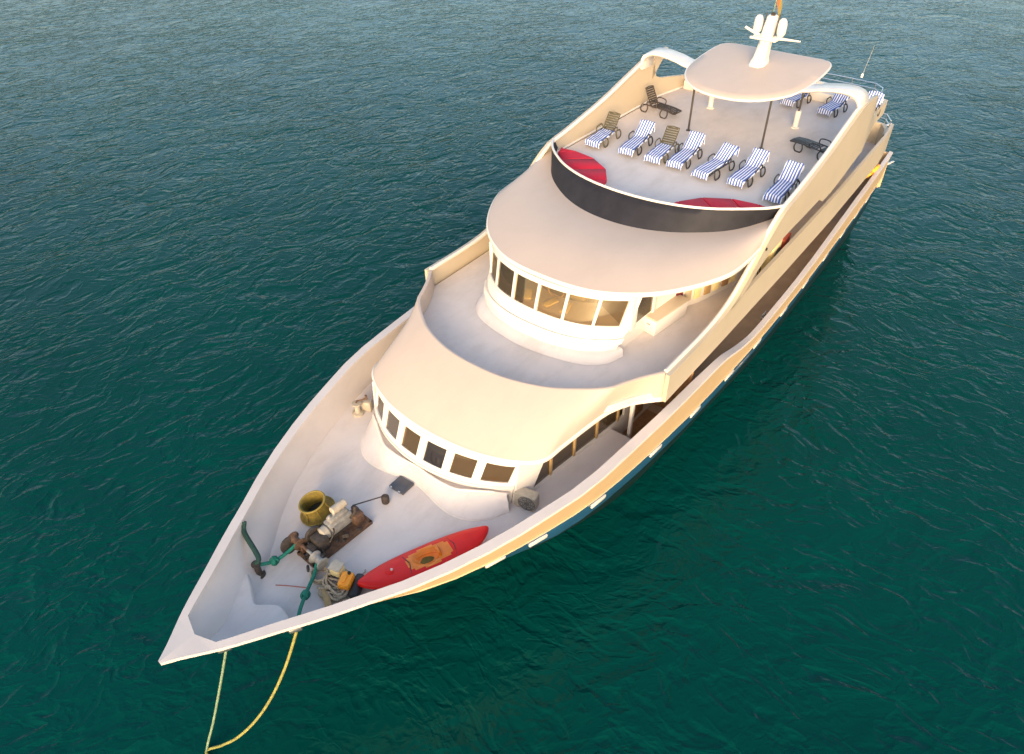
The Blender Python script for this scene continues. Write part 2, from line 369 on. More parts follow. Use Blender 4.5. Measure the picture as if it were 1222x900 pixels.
# hull: each girth line is swept bow to stern on its own stem start
def navy_in(s): return .14+.55*max(0, min(1, (9.5-s)/4))
def line_pt(k, u):
    """k: 0 gunwale,1 knuckle,2 step,3 mid,4 waterline,5 below ; u index in ST mapped from its own stem to stern"""
    s = ST[u]
    start = (0, 1.7, 1.75, 4.9, 8.0, 9.0, 3.2)[k]
    s2 = start+(LEN-start)*(s/LEN)**(1.0) if start else s
    if k == 0: return (s2, wg(s2), zg(s2))
    if k == 1: return (s2, interp_s(WK, s2), ZK)
    if k == 2: return (s2+0.02, max(0.01, interp_s(WK, s2)-0.035), ZK-.015)
    if k == 6: return (s2+0.25, max(0.01, interp_s(WK, s2)-navy_in(s2)), 2.78)
    if k == 3:
        a = interp_s(WK, s2); b = interp_s(W0, s2) if s2 > 8 else 0.0
        w = 0.55*a+0.45*b; w *= min(1, max(0, (s2-4.9)/3.7))**0.5 if s2 < 8.6 else 1
        return (s2, max(0.01, w), 1.7)
    if k == 4: return (s2, max(0.01, interp_s(W0, s2)), 0.0)
    return (s2, max(0.01, interp_s(W0, max(8, s2-.6))*0.8), -1.2)
def hull_rows(ks, side, mid=2):
    rows = []
    for u in range(len(ST)): rows.append([V(p[0], side*p[1], p[2]) for p in (line_pt(k, u) for k in ks)])
    return rows
bm = nb()
for sd in (1, -1):
    grid(bm, hull_rows((2, 6), sd), mi=0)
    grid(bm, hull_rows((6, 3, 4, 5), sd), mi=2)
    grid(bm, hull_rows((0, 1), sd), mi=1)
    grid(bm, hull_rows((1, 2), sd), mi=0)
# transom
L_ = len(ST)-1
tr = [line_pt(k, L_) for k in range(6)]
vp = [bm.verts.new(V(p[0], p[1], p[2])) for p in tr] + [bm.verts.new(V(p[0], -p[1], p[2])) for p in tr[::-1]]
bm.faces.new(vp)
bmesh.ops.remove_doubles(bm, verts=bm.verts, dist=0.002)
hull = ship('hull', bm, ['navy_paint', 'hull_cream', 'bottom_paint'], smooth=30)

# inner bulwark + cap
CAPW = 0.26
def capw(s): return interp([(0, .16), (1.2, .20), (2.5, .27), (16, .26), (20.5, .15), (40, .14)], s)
DECKZ, AFTZ, STEP_S = 3.75, 3.05, 13.9
def hw(s, z):
    f = (zg(s)-z)/(zg(s)-ZK); sg_ = (s-1.7*f)/(1-1.7*f/LEN)
    if f <= 0: return wg(s)
    if sg_ <= 0: return 0.0
    return wg(sg_)*(1-f)+interp_s(WK, 1.7+(LEN-1.7)*sg_/LEN)*f
bm = nb(); SS = [x for x in ST if x > .905]+[STEP_S]; SS.sort()
def plat_z(s): return 4.10+max(0, 1.6-s)*.36
def floor_z(s): return plat_z(s)-.02 if s < 2.0 else (DECKZ-.03 if s <= STEP_S else AFTZ-.03)
def lin(s, z): return max(.02, min(wg(s)-capw(s)-.05*(zg(s)-z), hw(s, max(z, ZK))-.07))
for sd in (1, -1):
    rows = []
    for s in SS:
        for zf in ([DECKZ-.03, AFTZ-.03] if s == STEP_S else [floor_z(s)]):
            rows.append([V(s, sd*lin(s, zg(s)-.02+(zf-zg(s)+.02)*k/4), zg(s)-.02+(zf-zg(s)+.02)*k/4) for k in range(5)])
    grid(bm, rows)
grid(bm, [[V(.91, sg2*lin(.91, z_), z_) for sg2 in (-1, 1)] for z_ in (4.90, 4.7, 4.5, 4.33)])
ship('bulwark_lining', bm, 'cap_grey')
bm = nb()
for sd in (1, -1):
    A = []; 
    SC = [s for s in ST]
    ring = []
    for s in SC:
        o_, z_ = wg(s)+0.035, zg(s); i_ = max(0.0, wg(s)-capw(s)-0.03) if s >= 1.1 else 0.0
        i_ = i_ if s > .905 else 0.0
        ring.append([V(s, sd*o_, z_-0.05), V(s, sd*(o_-0.01), z_+0.035), V(s, sd*(i_+0.015 if i_ else 0), z_+0.05), V(s, sd*i_, z_-0.05)])
    grid(bm, ring, closeu=True)
    bm.faces.new([bm.verts.new(p) for p in ring[-1]])
bmesh.ops.remove_doubles(bm, verts=bm.verts, dist=0.002)
ship('gunwale_cap', bm, 'cap_grey', hull)
# stern bulwark
bm = nb(); prism(bm, [(LEN-.12, -4.6), (LEN+.02, -4.7), (LEN+.02, 4.7), (LEN-.12, 4.6)], 3.0, 4.93); ship('stern_bulwark', bm, 'hull_cream')

# raised foredeck, lower side decks aft of it
def slab(name, ss, z, m):
    bm = nb(); rows = []
    for s in ss:
        w = lin(s, z)+.015
        rows.append([V(s, w*k/6, z) for k in range(-6, 7)])
    grid(bm, rows); return ship(name, bm, m)
slab('fore_deck', [x for x in ST if 1.9 < x < STEP_S]+[STEP_S], DECKZ, 'deck_grey')
slab('side_deck', [STEP_S, 14.6, 15.2, 16.2], AFTZ+.004, 'wood')
slab('main_deck', [16.2]+[x for x in ST if x > 16.2], AFTZ, 'deck_brown')
bm = nb(); box(bm, V(STEP_S+.02, 0, (DECKZ+AFTZ)/2-.01), (.05, 2*lin(STEP_S, 3.7)-.3, DECKZ-AFTZ), bev=.005); ship('deck_step', bm, 'cap_grey')
# raised bow platform with S curved edge
bm = nb()
edge = [(3.0, -2.0), (2.92, -1.6), (2.72, -1.15), (2.50, -.6), (2.50, -.25), (2.68, .18), (2.82, .55), (2.80, .95), (2.72, 1.5), (2.80, 2.0)]
ec = [cr([Vector((a, b, 0)) for a, b in edge], i/48) for i in range(49)]
rows = []
for v in range(9):
    f = v/8; row = []
    for p in ec:
        s = .92+(p.x-.92)*f**1.0; w = lin(s, plat_z(s))+.015
        row.append(V(s, w*max(-1, min(1, p.y/1.62)), plat_z(s)))
    rows.append(row)
for k, (dx, dz) in enumerate(((.03, .015), (.06, .05), (.07, .12), (.07, .40))): rows.append([Vector((p.x-dx, p.y, 4.10-dz)) for p in rows[8]])
grid(bm, rows); ship('bow_platform', bm, 'deck_grey', smooth=60)

# portholes along the port side and mirrored on starboard
for sp in (7.78, 9.12, 11.44, 14.42, 16.93, 19.49, 21.95, 24.66, 27.24, 30.0, 32.6, 34.98, 37.0):
    for sd in (1, -1):
        a_ = interp_s(WK, sp); b_ = interp_s(W0, sp); mid_w = .55*a_+.45*b_ if sp > 8.6 else line_pt(3, min(range(len(ST)), key=lambda u: abs(line_pt(3, u)[0]-sp)))[1]
        w = a_-.035-(navy_in(sp)-.035)*.44; ang = math.atan2(interp_s(WK, sp+.3)-a_, .3); tilt = math.atan2(navy_in(sp)-.035, .83)
        bm = nb()
        rot = Matrix.Rotation(-sd*ang, 3, 'Z') @ Matrix.Rotation(-sd*tilt, 3, 'X')
        box(bm, V(sp, sd*(w-.012), 3.24), (0.66, 0.09, 0.19), rot, bev=0.04)
        ph = ship('porthole_frame', bm, 'gelcoat_white', hull)
# rub strake
bm = nb()
for sd in (1, -1):
    rr = []
    for u in range(3, len(ST)):
        p = line_pt(1, u); rr.append(V(p[0], sd*(p[1]+0.01), p[2]+0.02))
    tube(bm, rr, 0.035, 6)
ship('rub_strake', bm, 'hull_cream', hull)

# ------------------------------------------------------------ lower cabin
def cb(pts): return arc_curve([Vector(p) for p in pts])
# wall foot, sill, head for the curved front (starboard -> port)
foot = sym([(8.50, 0, 3.7), (8.56, .8, 3.7), (8.80, 1.7, 3.7), (9.18, 2.45, 3.7), (9.42, 2.80, 3.7)])
sill = sym([(8.50, 0, 4.50), (8.56, .8, 4.50), (8.80, 1.7, 4.50), (9.20, 2.48, 4.50), (9.50, 2.88, 4.50)])
head = sym([(8.90, 0, 5.30), (8.96, .85, 5.30), (9.18, 1.8, 5.28), (9.50, 2.6, 5.26), (9.82, 3.02, 5.24)])
Ff, Fs, Fh = cb(foot), cb(sill), cb(head)
bm = nb(); band(bm, Ff, Fs, 0, 1, 0, 0.97, 0, 0.1, 30)
# side walls with openings
def side_wall(bm, sd, pts, z0, z1, th=0.08):
    rows = [[V(s, sd*y, z0) for s, y in pts], [V(s, sd*y, z1) for s, y in pts]]
    if sd < 0: rows = rows[::-1]
    solid_grid(bm, [[p for p in r] for r in rows], th if True else th)
PW = [(9.46, 2.84), (9.9, 3.06), (11.5, 3.22), (12.6, 3.36), (13.5, 3.46), (14.6, 3.58), (17, 3.66), (34, 3.6)]
for sd in (1, -1):
    side_wall(bm, sd, [p for p in PW if p[0] < 14.7], 3.0, 3.92); side_wall(bm, sd, [p for p in PW if p[0] > 14.5], 3.0, 4.12)
    side_wall(bm, sd, [p for p in PW if p[0] >= 14.5], 4.12, 5.5)
cabin = ship('lower_cabin', bm, 'gelcoat_white')
# window frame: rails and mullions
bm = nb()
band(bm, Fs, Fh, 0, 1, -0.03, 0.14, 0.03, 0.09, 36)
band(bm, Fs, Fh, 0, 1, 0.88, 1.05, 0.03, 0.09, 36)
MUL = [0, .035, .165+.012, .205, .338, .366, .486, .514, .634, .662, .795, .823, .965, 1]
edges = [0.035, 0.188, 0.345, 0.5, 0.655, 0.812, 0.965]
band(bm, Fs, Fh, 0, 0.035, .14, .88, 0.03, 0.09, 2); band(bm, Fs, Fh, 0.965, 1, .14, .88, 0.03, 0.09, 2)
for e in edges[1:-1]: band(bm, Fs, Fh, e-0.021, e+0.021, .14, .88, 0.03, 0.09, 2)
wf = ship('window_frame', bm, 'gelcoat_white', cabin)
for i in range(6):
    bm = nb(); a = edges[i]+(0.021 if i else 0); b = edges[i+1]-(0.021 if i < 5 else 0)
    band(bm, Fs, Fh, a, b, .14, .88, -0.015, 0.015, 5)
    ship('window_pane', bm, 'glass_dark' if i == 3 else 'glass_grey' if i < 2 else 'glass_brown', cabin, label='darker tinted window pane' if i == 3 else None)
# sill ledge strip under the panes
bm = nb(); band(bm, Ff, Fs, 0.0, 1, 0.86, 0.99, 0.07, 0.09, 36); ship('sill_moulding', bm, 'gelcoat_white', cabin)
# stepped bench in front of cabin
bt = sym([(8.42, 0, 4.30), (8.38, .5, 4.30), (8.38, 1.0, 4.30), (8.46, 1.5, 4.30), (8.72, 1.95, 4.30), (8.98, 2.35, 4.30), (9.25, 2.82, 4.30)])
bb_ = sym([(8.22, 0, 3.74), (8.16, .5, 3.74), (8.02, 1.1, 3.74), (7.98, 1.7, 3.74), (8.15, 2.25, 3.74), (8.55, 2.7, 3.74), (9.1, 3.0, 3.74)])
bu = sym([(8.56, 0, 4.30), (8.58, .5, 4.30), (8.66, 1.0, 4.30), (8.82, 1.5, 4.30), (9.02, 1.95, 4.30), (9.25, 2.35, 4.30), (9.45, 2.84, 4.30)])
fa, fb_, fc = (lambda P: (lambda t: cr([Vector(p) for p in P], t)))(bb_), (lambda P: (lambda t: cr([Vector(p) for p in P], t)))(bt), (lambda P: (lambda t: cr([Vector(p) for p in P], t)))(bu)
N = 60
rows = [[fa(i/N) for i in range(N+1)], [fa(i/N)+Vector((-.01, 0, .06)) for i in range(N+1)], [fa(i/N).lerp(fb_(i/N), .22)+Vector((0, 0, 0.0)) for i in range(N+1)], [fa(i/N).lerp(fb_(i/N), .62)+Vector((0.0, 0, -0.03)) for i in range(N+1)], [fb_(i/N)+Vector((.03, 0, -.10)) for i in range(N+1)],
        [fb_(i/N)+Vector((.02, 0, -.01)) for i in range(N+1)], [fb_(i/N)+Vector((-.03, 0, 0.01)) for i in range(N+1)], [fb_(i/N)+Vector((-.07, 0, -.03)) for i in range(N+1)], [fc(i/N)+Vector((0, 0, -.08)) for i in range(N+1)]]
bm = nb(); grid(bm, rows); ship('front_bench', bm, 'deck_grey', cabin, smooth=38)
bm = nb(); tube(bm, [fb_(.06+.88*i/60)+Vector((-.02, 0, .01)) for i in range(61)], .035, 6); ship('bench_edge_highlight', bm, 'gelcoat_white', cabin)  # white tube draws the highlight along the bench ridge as paint
bm = nb(); tube(bm, [fa(.05+.9*i/60)+Vector((.0, 0, .02)) for i in range(61)], .025, 6); ship('bench_foot_highlight', bm, 'gelcoat_white', cabin)  # thin white line, the light on the bench's lower edge put into colour
# starboard/port side windows of the lower cabin
sw = [(9.95, 3.09), (10.95, 3.17), (12.05, 3.29), (13.15, 3.42), (14.25, 3.54)]
for sd in (1, -1):
    for (s, y) in sw[1:]:
        bm = nb(); box(bm, V(s, sd*(y-.02), 4.56), (0.10, 0.10, 1.32), bev=0.01); ship('window_post', bm, 'wood_light', cabin)
    yy = lambda s: interp([(9.3, 2.84), (9.46, 2.92), (9.9, 3.10), (11.5, 3.26)], s)+.03
    bm = nb(); q = [(9.40, 3.7), (9.60, 5.36), (10.85, 5.36), (10.0, 3.9), (9.95, 3.7)]
    A_ = [bm.verts.new(V(a, sd*yy(a), b)) for a, b in q]; B_ = [bm.verts.new(V(a, sd*(yy(a)-.07), b)) for a, b in q]
    bm.faces.new(A_); bm.faces.new(B_[::-1])
    for k in range(5): bm.faces.new((A_[k], A_[(k+1) % 5], B_[(k+1) % 5], B_[k]))
    ship('corner_post', bm, 'gelcoat_white', cabin)
    for (a, ya), (b, yb) in zip(sw, sw[1:]):
        bm = nb(); rows = [[V(a+.05, sd*(ya-.03), 3.92), V(b-.05, sd*(yb-.03), 3.92)], [V(a+.05, sd*(ya-.03), 5.2), V(b-.05, sd*(yb-.03), 5.2)]]
        solid_grid(bm, rows, 0.015); ship('window_pane', bm, 'glass_brown', cabin)
# interior of the lower cabin
bm = nb(); prism(bm, [(9.3, -2.6), (8.95, -1.5), (8.8, 0), (8.95, 1.5), (9.3, 2.6), (10, 2.9), (14.5, 3.3), (14.5, -3.3), (10, -2.9)], 3.9, 4.0)
box(bm, V(12.5, 0, 4.6), (.1, 6.2, 1.4)); ship('cabin_interior', bm, 'wood', cabin)
for q_ in (1.2, -1.2):
    bm = nb(); box(bm, V(10.0, q_, 4.25), (.6, 1.5, .5), bev=.08); ship('lounge_seat', bm, 'interior_cream', cabin)
# cabin door and timber partition aft on the side deck
bm = nb(); box(bm, V(15.4, 3.64, 4.35), (.8, .06, 2.0), bev=.02); dr = ship('cabin_door', bm, 'wood', cabin)
bm = nb(); lathe(bm, [(.03, 0), (.035, .04)], 10, Matrix.Translation(V(15.1, 3.68, 4.3)) @ Matrix.Rotation(R(-90), 4, 'X')); ship('door_handle', bm, 'steel', cabin)
for sd in (1, -1):
    bm = nb(); box(bm, V(14.2, sd*4.05, 4.4), (.16, .12, 2.3), bev=.03); ship('roof_post', bm, 'gelcoat_white')
    bm = nb(); box(bm, V(16.6, sd*4.30, 4.25), (.06, 1.25, 2.35), bev=.01); ship('timber_partition', bm, 'wood')

# side windows further aft, under the upper deck
for sd in (1, -1):
    for s0 in (18, 20, 22, 24, 26, 28, 30):
        bm = nb(); box(bm, V(s0+.6, sd*3.68, 4.55), (1.2, .03, .7), bev=.02); ship('window_pane', bm, 'glass_brown', cabin)

# ------------------------------------------------------------ lower roof
E1 = sym([(8.96, 0, 5.46), (9.01, .9, 5.46), (9.17, 1.8, 5.46), (9.54, 2.75, 5.45), (10.10, 3.42, 5.44), (10.95, 3.54, 5.42), (11.9, 3.66, 5.44), (12.7, 3.78, 5.45), (13.2, 3.92, 5.46), (13.8, 4.25, 5.48), (14.50, 4.90, 5.50)])
E2 = sym([(11.15, 0, 6.5), (11.2, .9, 6.5), (11.38, 1.7, 6.5), (11.72, 2.55, 6.5), (12.2, 3.25, 6.5), (12.55, 3.68, 6.5), (12.85, 3.95, 6.5), (13.1, 4.08, 6.5), (13.45, 4.25, 6.5), (13.9, 4.5, 6.5), (14.42, 4.86, 6.5)])
def crv(P): 
    P = [Vector(p) for p in P]
    return lambda t: cr(P, t)
e1, e2 = crv(E1), crv(E2)
def roof(name, e1, e2, drop, bulge, under, matn, bulge_w=None, fascia_m='gelcoat_white', N=90, NV=10):
    rows = []
    for j in range(NV+1):
        v = j/NV; row = []
        for i in range(N+1):
            t = i/N; p = e1(t).lerp(e2(t), v)
            w = bulge*min(1, (e1(t)-e2(t)).length/1.5)
            p = p+Vector((0.35*w*math.sin(math.pi*v), 0, w*math.sin(math.pi*v)))
            row.append(p)
        rows.append(row)
    bm = nb(); grid(bm, rows); o = ship(name, bm, matn, smooth=60)
    # fascia: rounded white lip along the lower edge and a soffit going inwards
    lip = []
    for i in range(N+1):
        t = i/N; p = e1(t); tg = (e1(min(t+.004, 1))-e1(max(t-.004, 0))).normalized(); n_ = Vector((tg.y, -tg.x, 0)).normalized()
        if n_.x*1.0+n_.y*p.y*0.05 < 0: n_ = -n_
        lip.append((p, n_))
    bm = nb()
    grid(bm, [[p+n_*0.0+Vector((0, 0, .01)) for p, n_ in lip], [p+n_*.045+Vector((0, 0, -.01)) for p, n_ in lip], [p+n_*.06+Vector((0, 0, -.05)) for p, n_ in lip],
              [p+n_*.045+Vector((0, 0, -drop)) for p, n_ in lip], [p-n_*under+Vector((0, 0, -drop-.01)) for p, n_ in lip], [p-n_*under+Vector((0, 0, .0)) for p, n_ in lip]])
    ship('roof_edge', bm, fascia_m, o, smooth=50)
    return o
lroof = roof('cabin_roof', e1, e2, 0.13, 0.05, 0.30, 'roof_paint')
# coaming (inside of the ridge)
bm = nb(); N = 90
off_in = lambda t, d: (lambda p, tg: p+Vector((tg.y, -tg.x, 0)).normalized()*d)(e2(t), e2(min(t+.004, 1))-e2(max(t-.004, 0)))
sgn = 1 if off_in(.5, 1).x < e2(.5).x else -1
grid(bm, [[e2(i/N) for i in range(N+1)], [off_in(i/N, sgn*.05)+Vector((0, 0, .025)) for i in range(N+1)], [off_in(i/N, sgn*.12)+Vector((0, 0, 0)) for i in range(N+1)], [off_in(i/N, sgn*.16)+Vector((0, 0, -.85)) for i in range(N+1)]])
ship('forward_coaming', bm, 'roof_paint', smooth=50)
# upper deck slab
bm = nb()
up = [(-p.x, p.y) for p in (off_in(i/40, sgn*.06) for i in range(41))]
poly = up+[(20, 4.86), (30, 4.85), (36.8, 4.75), (37.9, 4.3), (38.1, 3), (38.1, -3), (37.9, -4.3), (36.8, -4.75), (30, -4.85), (20, -4.86)]
prism(bm, poly, 5.52, 5.75); ship('upper_deck', bm, 'deck_grey', smooth=0)

# ------------------------------------------------------------ side plating of the upper deck with diagonal sweep up to the arch
def plate_y(s, z):
    """half width of the superstructure side at (s,z)"""
    base = interp([(14, 4.90), (18, 4.93), (24, 4.93), (29, 4.90), (36, 4.72), (38.2, 4.5)], s)
    if z > 7.2 and s > 31: base -= min(.45, .14*(s-31))
    if z > 8.6: base -= 0.02*(z-8.6)
    return base
def plate(bm, rows, sd, th=0.13):
    """rows: list of (s, zlow, zhigh) columns"""
    g = []
    nz = 6
    for j in range(nz+1):
        g.append([V(s, sd*plate_y(s, zl+(zh-zl)*j/nz), zl+(zh-zl)*j/nz) for s, zl, zh in rows])
    if sd > 0: g = g[::-1]
    solid_grid(bm, g, -th if False else th)
TOPC = [(14.42, 6.5), (16.9, 6.5), (18.0, 6.62), (19.0, 6.92), (20.0, 7.55), (21.0, 8.28), (22.0, 8.78), (23.0, 8.95), (24.0, 9.12), (26, 9.5), (27.6, 9.92), (29.0, 10.28)]
def plate_parts(sd):
    # lower band (upper-deck bulwark)
    bm = nb()
    cols = []
    s = 14.38
    while s < 38.2:
        top = interp_s([(14.42, 6.5), (16.9, 6.5), (18, 6.6), (19.2, 6.74), (30, 6.86), (37, 6.95), (38.3, 6.9)], s)
        bot = interp([(14.4, 5.44), (20, 5.46), (38, 5.58)], s)
        cols.append((s, bot, top)); s += 0.6
    plate(bm, cols, sd)
    ship('upper_bulwark', bm, 'cream_paint')
    # sweep: from bulwark top up to sundeck fascia
    bm = nb(); cols = []
    for i in range(25):
        s = 17.2+i*(26.0-17.2)/24
        top = interp_s(TOPC, s)
        low = interp([(17.2, 6.50), (19.3, 6.70), (20.4, 7.25), (21.2, 7.50), (23, 7.62), (26.05, 7.66)], s)
        low = min(low, top-.01); cols.append((s, low, top))
    for i in range(1, 21):
        s = 26.05+i*(36.0-26.05)/20
        full = 30.2 if sd < 0 else 31.2
        low = interp([(26.05, 7.36), (27.5, 7.40), (30.5, 7.85), (36, 7.9)], s)
        if s < 28.9: top = interp_s(TOPC, s)
        elif sd < 0: top = interp([(28.9, 10.30), (full, 10.30), (full+.02, 9.4), (full+.8, 9.1), (33.2, 8.75), (33.7, 8.6), (36.2, 8.55)], s)
        else: top = interp([(28.9, 10.30), (30.9, 10.30), (31.6, 9.9), (32.2, 9.3), (32.5, 8.75), (33, 8.6), (36.2, 8.55)], s)
        cols.append((s, low, top))
    full = 30.2 if sd < 0 else 31.2
    if sd < 0:
      bm2 = nb(); plate(bm2, [(full-.03, 9.2, 10.43), (full+.3, 9.55, 10.43), (full+.7, 9.9, 10.43), (full+1.05, 10.2, 10.43)], sd); ship('arch_leg', bm2, 'cream_paint')
    plate(bm, cols, sd)
    return ship('arch_side', bm, 'cream_paint')
arch = {}
for sd in (1, -1): arch[sd] = plate_parts(sd)
# bright rounded edge on the sweep
for sd in (1, -1):
    bm = nb(); pts = [V(s, sd*(plate_y(s, z)-.065), z+.01) for s, z in [(14.5+i*.35, interp_s(TOPC, 14.5+i*.35)) for i in range(42)]]
    tube(bm, pts, 0.075, 8); ship('edge_moulding', bm, 'gelcoat_white', arch[sd])
    bm = nb(); pts = [V(s, sd*(plate_y(s, 8.1)+.03), 8.22) for s in [21.9+i*.5 for i in range(29)]]
    tube(bm, pts, 0.07, 6); ship('deck_edge_moulding', bm, 'gelcoat_white', arch[sd])
# arch crossbar with rounded shoulders
bm = nb()
prof = [(4.84, 10.05), (4.82, 10.38), (4.68, 10.60), (4.4, 10.72), (3.9, 10.74), (3.2, 10.64), (2.4, 10.48), (0, 10.40)]
path = [(y, z) for y, z in prof]; path = path[:-1]+[(0, 10.40)]+[(-y, z) for y, z in prof[:-1]][::-1]
pc = [cr([Vector((0, a, b)) for a, b in path], i/80) for i in range(81)]
rows = []
for (ds, dn) in ((-.0, 0), (.04, .05), (.35, .07), (1.0, .07), (1.12, 0), (1.0, -.08), (.35, -.08), (.05, -.06)):
    rows.append([V(28.85+ds+(0.5 if abs(p.y) < 3 and ds > .4 and False else 0), p.y*(1+dn/abs(5)), p.z+dn) for p in pc])
rows.append(rows[0]); grid(bm, rows); ship('roof_arch', bm, 'gelcoat_white', smooth=50)

# ------------------------------------------------------------ wheelhouse
def S3(h): return arc_curve(sym(h))
wfoot = S3([(13.62, 0, 5.76), (13.72, 1.0, 5.76), (14.0, 2.1, 5.76), (14.5, 2.75, 5.76), (15.2, 3.0, 5.76)])
wfoot2 = S3([(13.98, 0, 6.02), (14.04, 1.0, 6.02), (14.3, 2.0, 6.02), (14.75, 2.62, 6.02), (15.25, 2.9, 6.02)])
wl0 = S3([(14.06, 0, 6.2), (14.12, .9, 6.2), (14.36, 1.75, 6.2), (14.8, 2.45, 6.2), (15.22, 2.80, 6.2)])
wsil = S3([(14.36, 0, 6.74), (14.42, .9, 6.74), (14.64, 1.7, 6.73), (14.98, 2.28, 6.72), (15.36, 2.72, 6.70), (15.62, 2.90, 6.70)])
whed = S3([(14.64, 0, 7.74), (14.70, .9, 7.74), (14.94, 1.75, 7.73), (15.26, 2.36, 7.72), (15.66, 2.84, 7.70), (15.95, 3.02, 7.70)])
bm = nb()
N = 50
grid(bm, [[wfoot(i/N) for i in range(N+1)], [wfoot(i/N).lerp(wfoot2(i/N), .5)+Vector((0, 0, .04)) for i in range(N+1)], [wfoot2(i/N) for i in range(N+1)], [wl0(i/N)+Vector((-.02, 0, -.15)) for i in range(N+1)]])
ship('plinth', bm, 'deck_grey')
bm = nb()
band(bm, wl0, wsil, 0, 1, -0.35, 1, 0, .1, 36)
for sd in (1, -1):
    side_wall(bm, sd, [(15.25, 2.72), (15.7, 2.76), (18.6, 2.95)], 5.75, 6.55)
    side_wall(bm, sd, [(17.2, 2.90), (18.6, 3.05), (19.55, 3.50), (21.3, 4.0), (34, 3.85)], 5.75, 7.8)
wh = ship('wheelhouse', bm, 'gelcoat_white')
bm = nb(); band(bm, wl0, wsil, 0, 1, 0.02, 0.34, .10, .12, 40); band(bm, wl0, wsil, 0, 1, 0.62, 0.98, .05, .08, 40); ship('ledge_moulding', bm, 'gelcoat_white', wh)
bm = nb()
band(bm, wsil, whed, 0, 1, -.02, .07, .03, .09, 40); band(bm, wsil, whed, 0, 1, .96, 1.12, .03, .09, 40)
wed = [.045, .16, .315, .47, .625, .785, .955]
wed = [.060, .19, .345, .5, .655, .81, .940]
band(bm, wsil, whed, 0, .06, .07, .96, .03, .09, 3); band(bm, wsil, whed, .94, 1, .07, .96, .03, .09, 3)
for e in wed[1:-1]: band(bm, wsil, whed, e-.007, e+.007, .07, .96, .03, .09, 1)
ship('window_frame', bm, 'gelcoat_white', wh)
for i in range(6):
    bm = nb(); band(bm, wsil, whed, wed[i]+(.006 if i else 0), wed[i+1]-(.006 if i < 5 else 0), .07, .96, -.01, .012, 5)
    ship('window_pane', bm, 'glass_clear', wh)
for sd in (1, -1):
    bm = nb(); box(bm, V(15.78, sd*2.90, 7.15), (.34, .10, 1.3), bev=.03); ship('corner_post', bm, 'gelcoat_white', wh)
    bm = nb(); box(bm, V(17.2, sd*2.89, 7.05), (.22, .08, 1.4), bev=.02); ship('window_post', bm, 'gelcoat_white', wh)
    bm = nb(); solid_grid(bm, [[V(15.9, sd*2.82, 6.5), V(17.12, sd*2.88, 6.5)], [V(15.9, sd*2.82, 7.75), V(17.12, sd*2.88, 7.75)]], .012)
    ship('window_pane', bm, 'glass_clear', wh)
    # wooden and curtained panels of the aft side wall
    pr = [(18.66, 3.08, 'maroon'), (19.02, 3.25, 'interior_cream'), (19.4, 3.43, 'curtain'), (19.85, 3.59, 'wood_light'), (20.3, 3.72, 'curtain'), (20.75, 3.85, 'wood'), (21.15, 3.96, 'curtain')]
    for s, y, m_ in pr:
        bm = nb(); box(bm, V(s, sd*(y+.03), 6.75), (.30, .05, 1.5), Matrix.Rotation(-sd*R(21), 3, 'Z'), bev=.01); ship('wall_panel', bm, m_, wh)
# interior
bm = nb(); prism(bm, [(15.3, -2.5), (14.6, -1.6), (14.3, 0), (14.6, 1.6), (15.3, 2.5), (17.8, 2.7), (17.8, -2.7)], 6.0, 6.06)
box(bm, V(17.8, 0, 6.8), (.08, 5.3, 1.6)); ship('cabin_interior', bm, 'interior_cream', wh)
bm = nb(); grid(bm, [[wsil(.05+.9*i/30)+Vector((-.10, 0, -.02)) for i in range(31)], [wsil(.05+.9*i/30).lerp(Vector((-17, 0, 6.72)), .50)+Vector((0, 0, -.03)) for i in range(31)], [wsil(.05+.9*i/30).lerp(Vector((-17, 0, 6.72)), .52)+Vector((0, 0, -.6)) for i in range(31)]]); ship('dashboard', bm, 'deck_grey', wh)
for q_ in ((15.0, -.75, .5), (15.05, .15, -.4), (15.1, .75, .2), (15.15, -1.5, .9)):
    bm = nb(); box(bm, V(q_[0], q_[1], 6.80), (.5, .28, .07), Euler((R(6), R(8), q_[2])), bev=.02); ship('chart_folder', bm, 'curtain', wh)
bm = nb(); box(bm, V(15.5, 0, 6.24), (.7, 3.2, .75), bev=.06); ship('helm_console', bm, 'wood', wh)
for y in (-.9, .55):
    bm = nb(); box(bm, V(16.3, y, 6.55), (.55, .55, .16), bev=.06); box(bm, V(16.50, y, 6.9), (.14, .55, .7), bev=.06); ship('helm_seat', bm, 'curtain', wh)
bm = nb(); tube(bm, [V(15.55, .35*math.cos(a), 7.05+.35*math.sin(a)) for a in [i*math.pi/8 for i in range(16)]], .025, 6, closed=True); ship('steering_wheel', bm, 'wood_light', wh)

# wheelhouse roof
F1 = sym([(14.80, 0, 7.95), (14.84, .9, 7.95), (15.02, 1.75, 7.95), (15.40, 2.5, 7.95), (15.93, 3.2, 7.95), (16.58, 3.78, 7.96), (17.5, 4.36, 7.98), (18.5, 4.78, 8.0), (19.5, 4.90, 8.03), (20.5, 4.93, 8.08)])
F2 = sym([(18.66, 0, 8.28), (18.72, .75, 8.28), (18.92, 1.5, 8.28), (19.25, 2.2, 8.28), (19.68, 2.85, 8.29), (20.15, 3.42, 8.30), (20.65, 3.88, 8.32), (21.2, 4.25, 8.36), (21.8, 4.58, 8.42), (22.35, 4.82, 8.50)])
f1, f2 = crv(F1), crv(F2)
wroof = roof('wheelhouse_roof', f1, f2, .14, .14, .5, 'roof_paint')
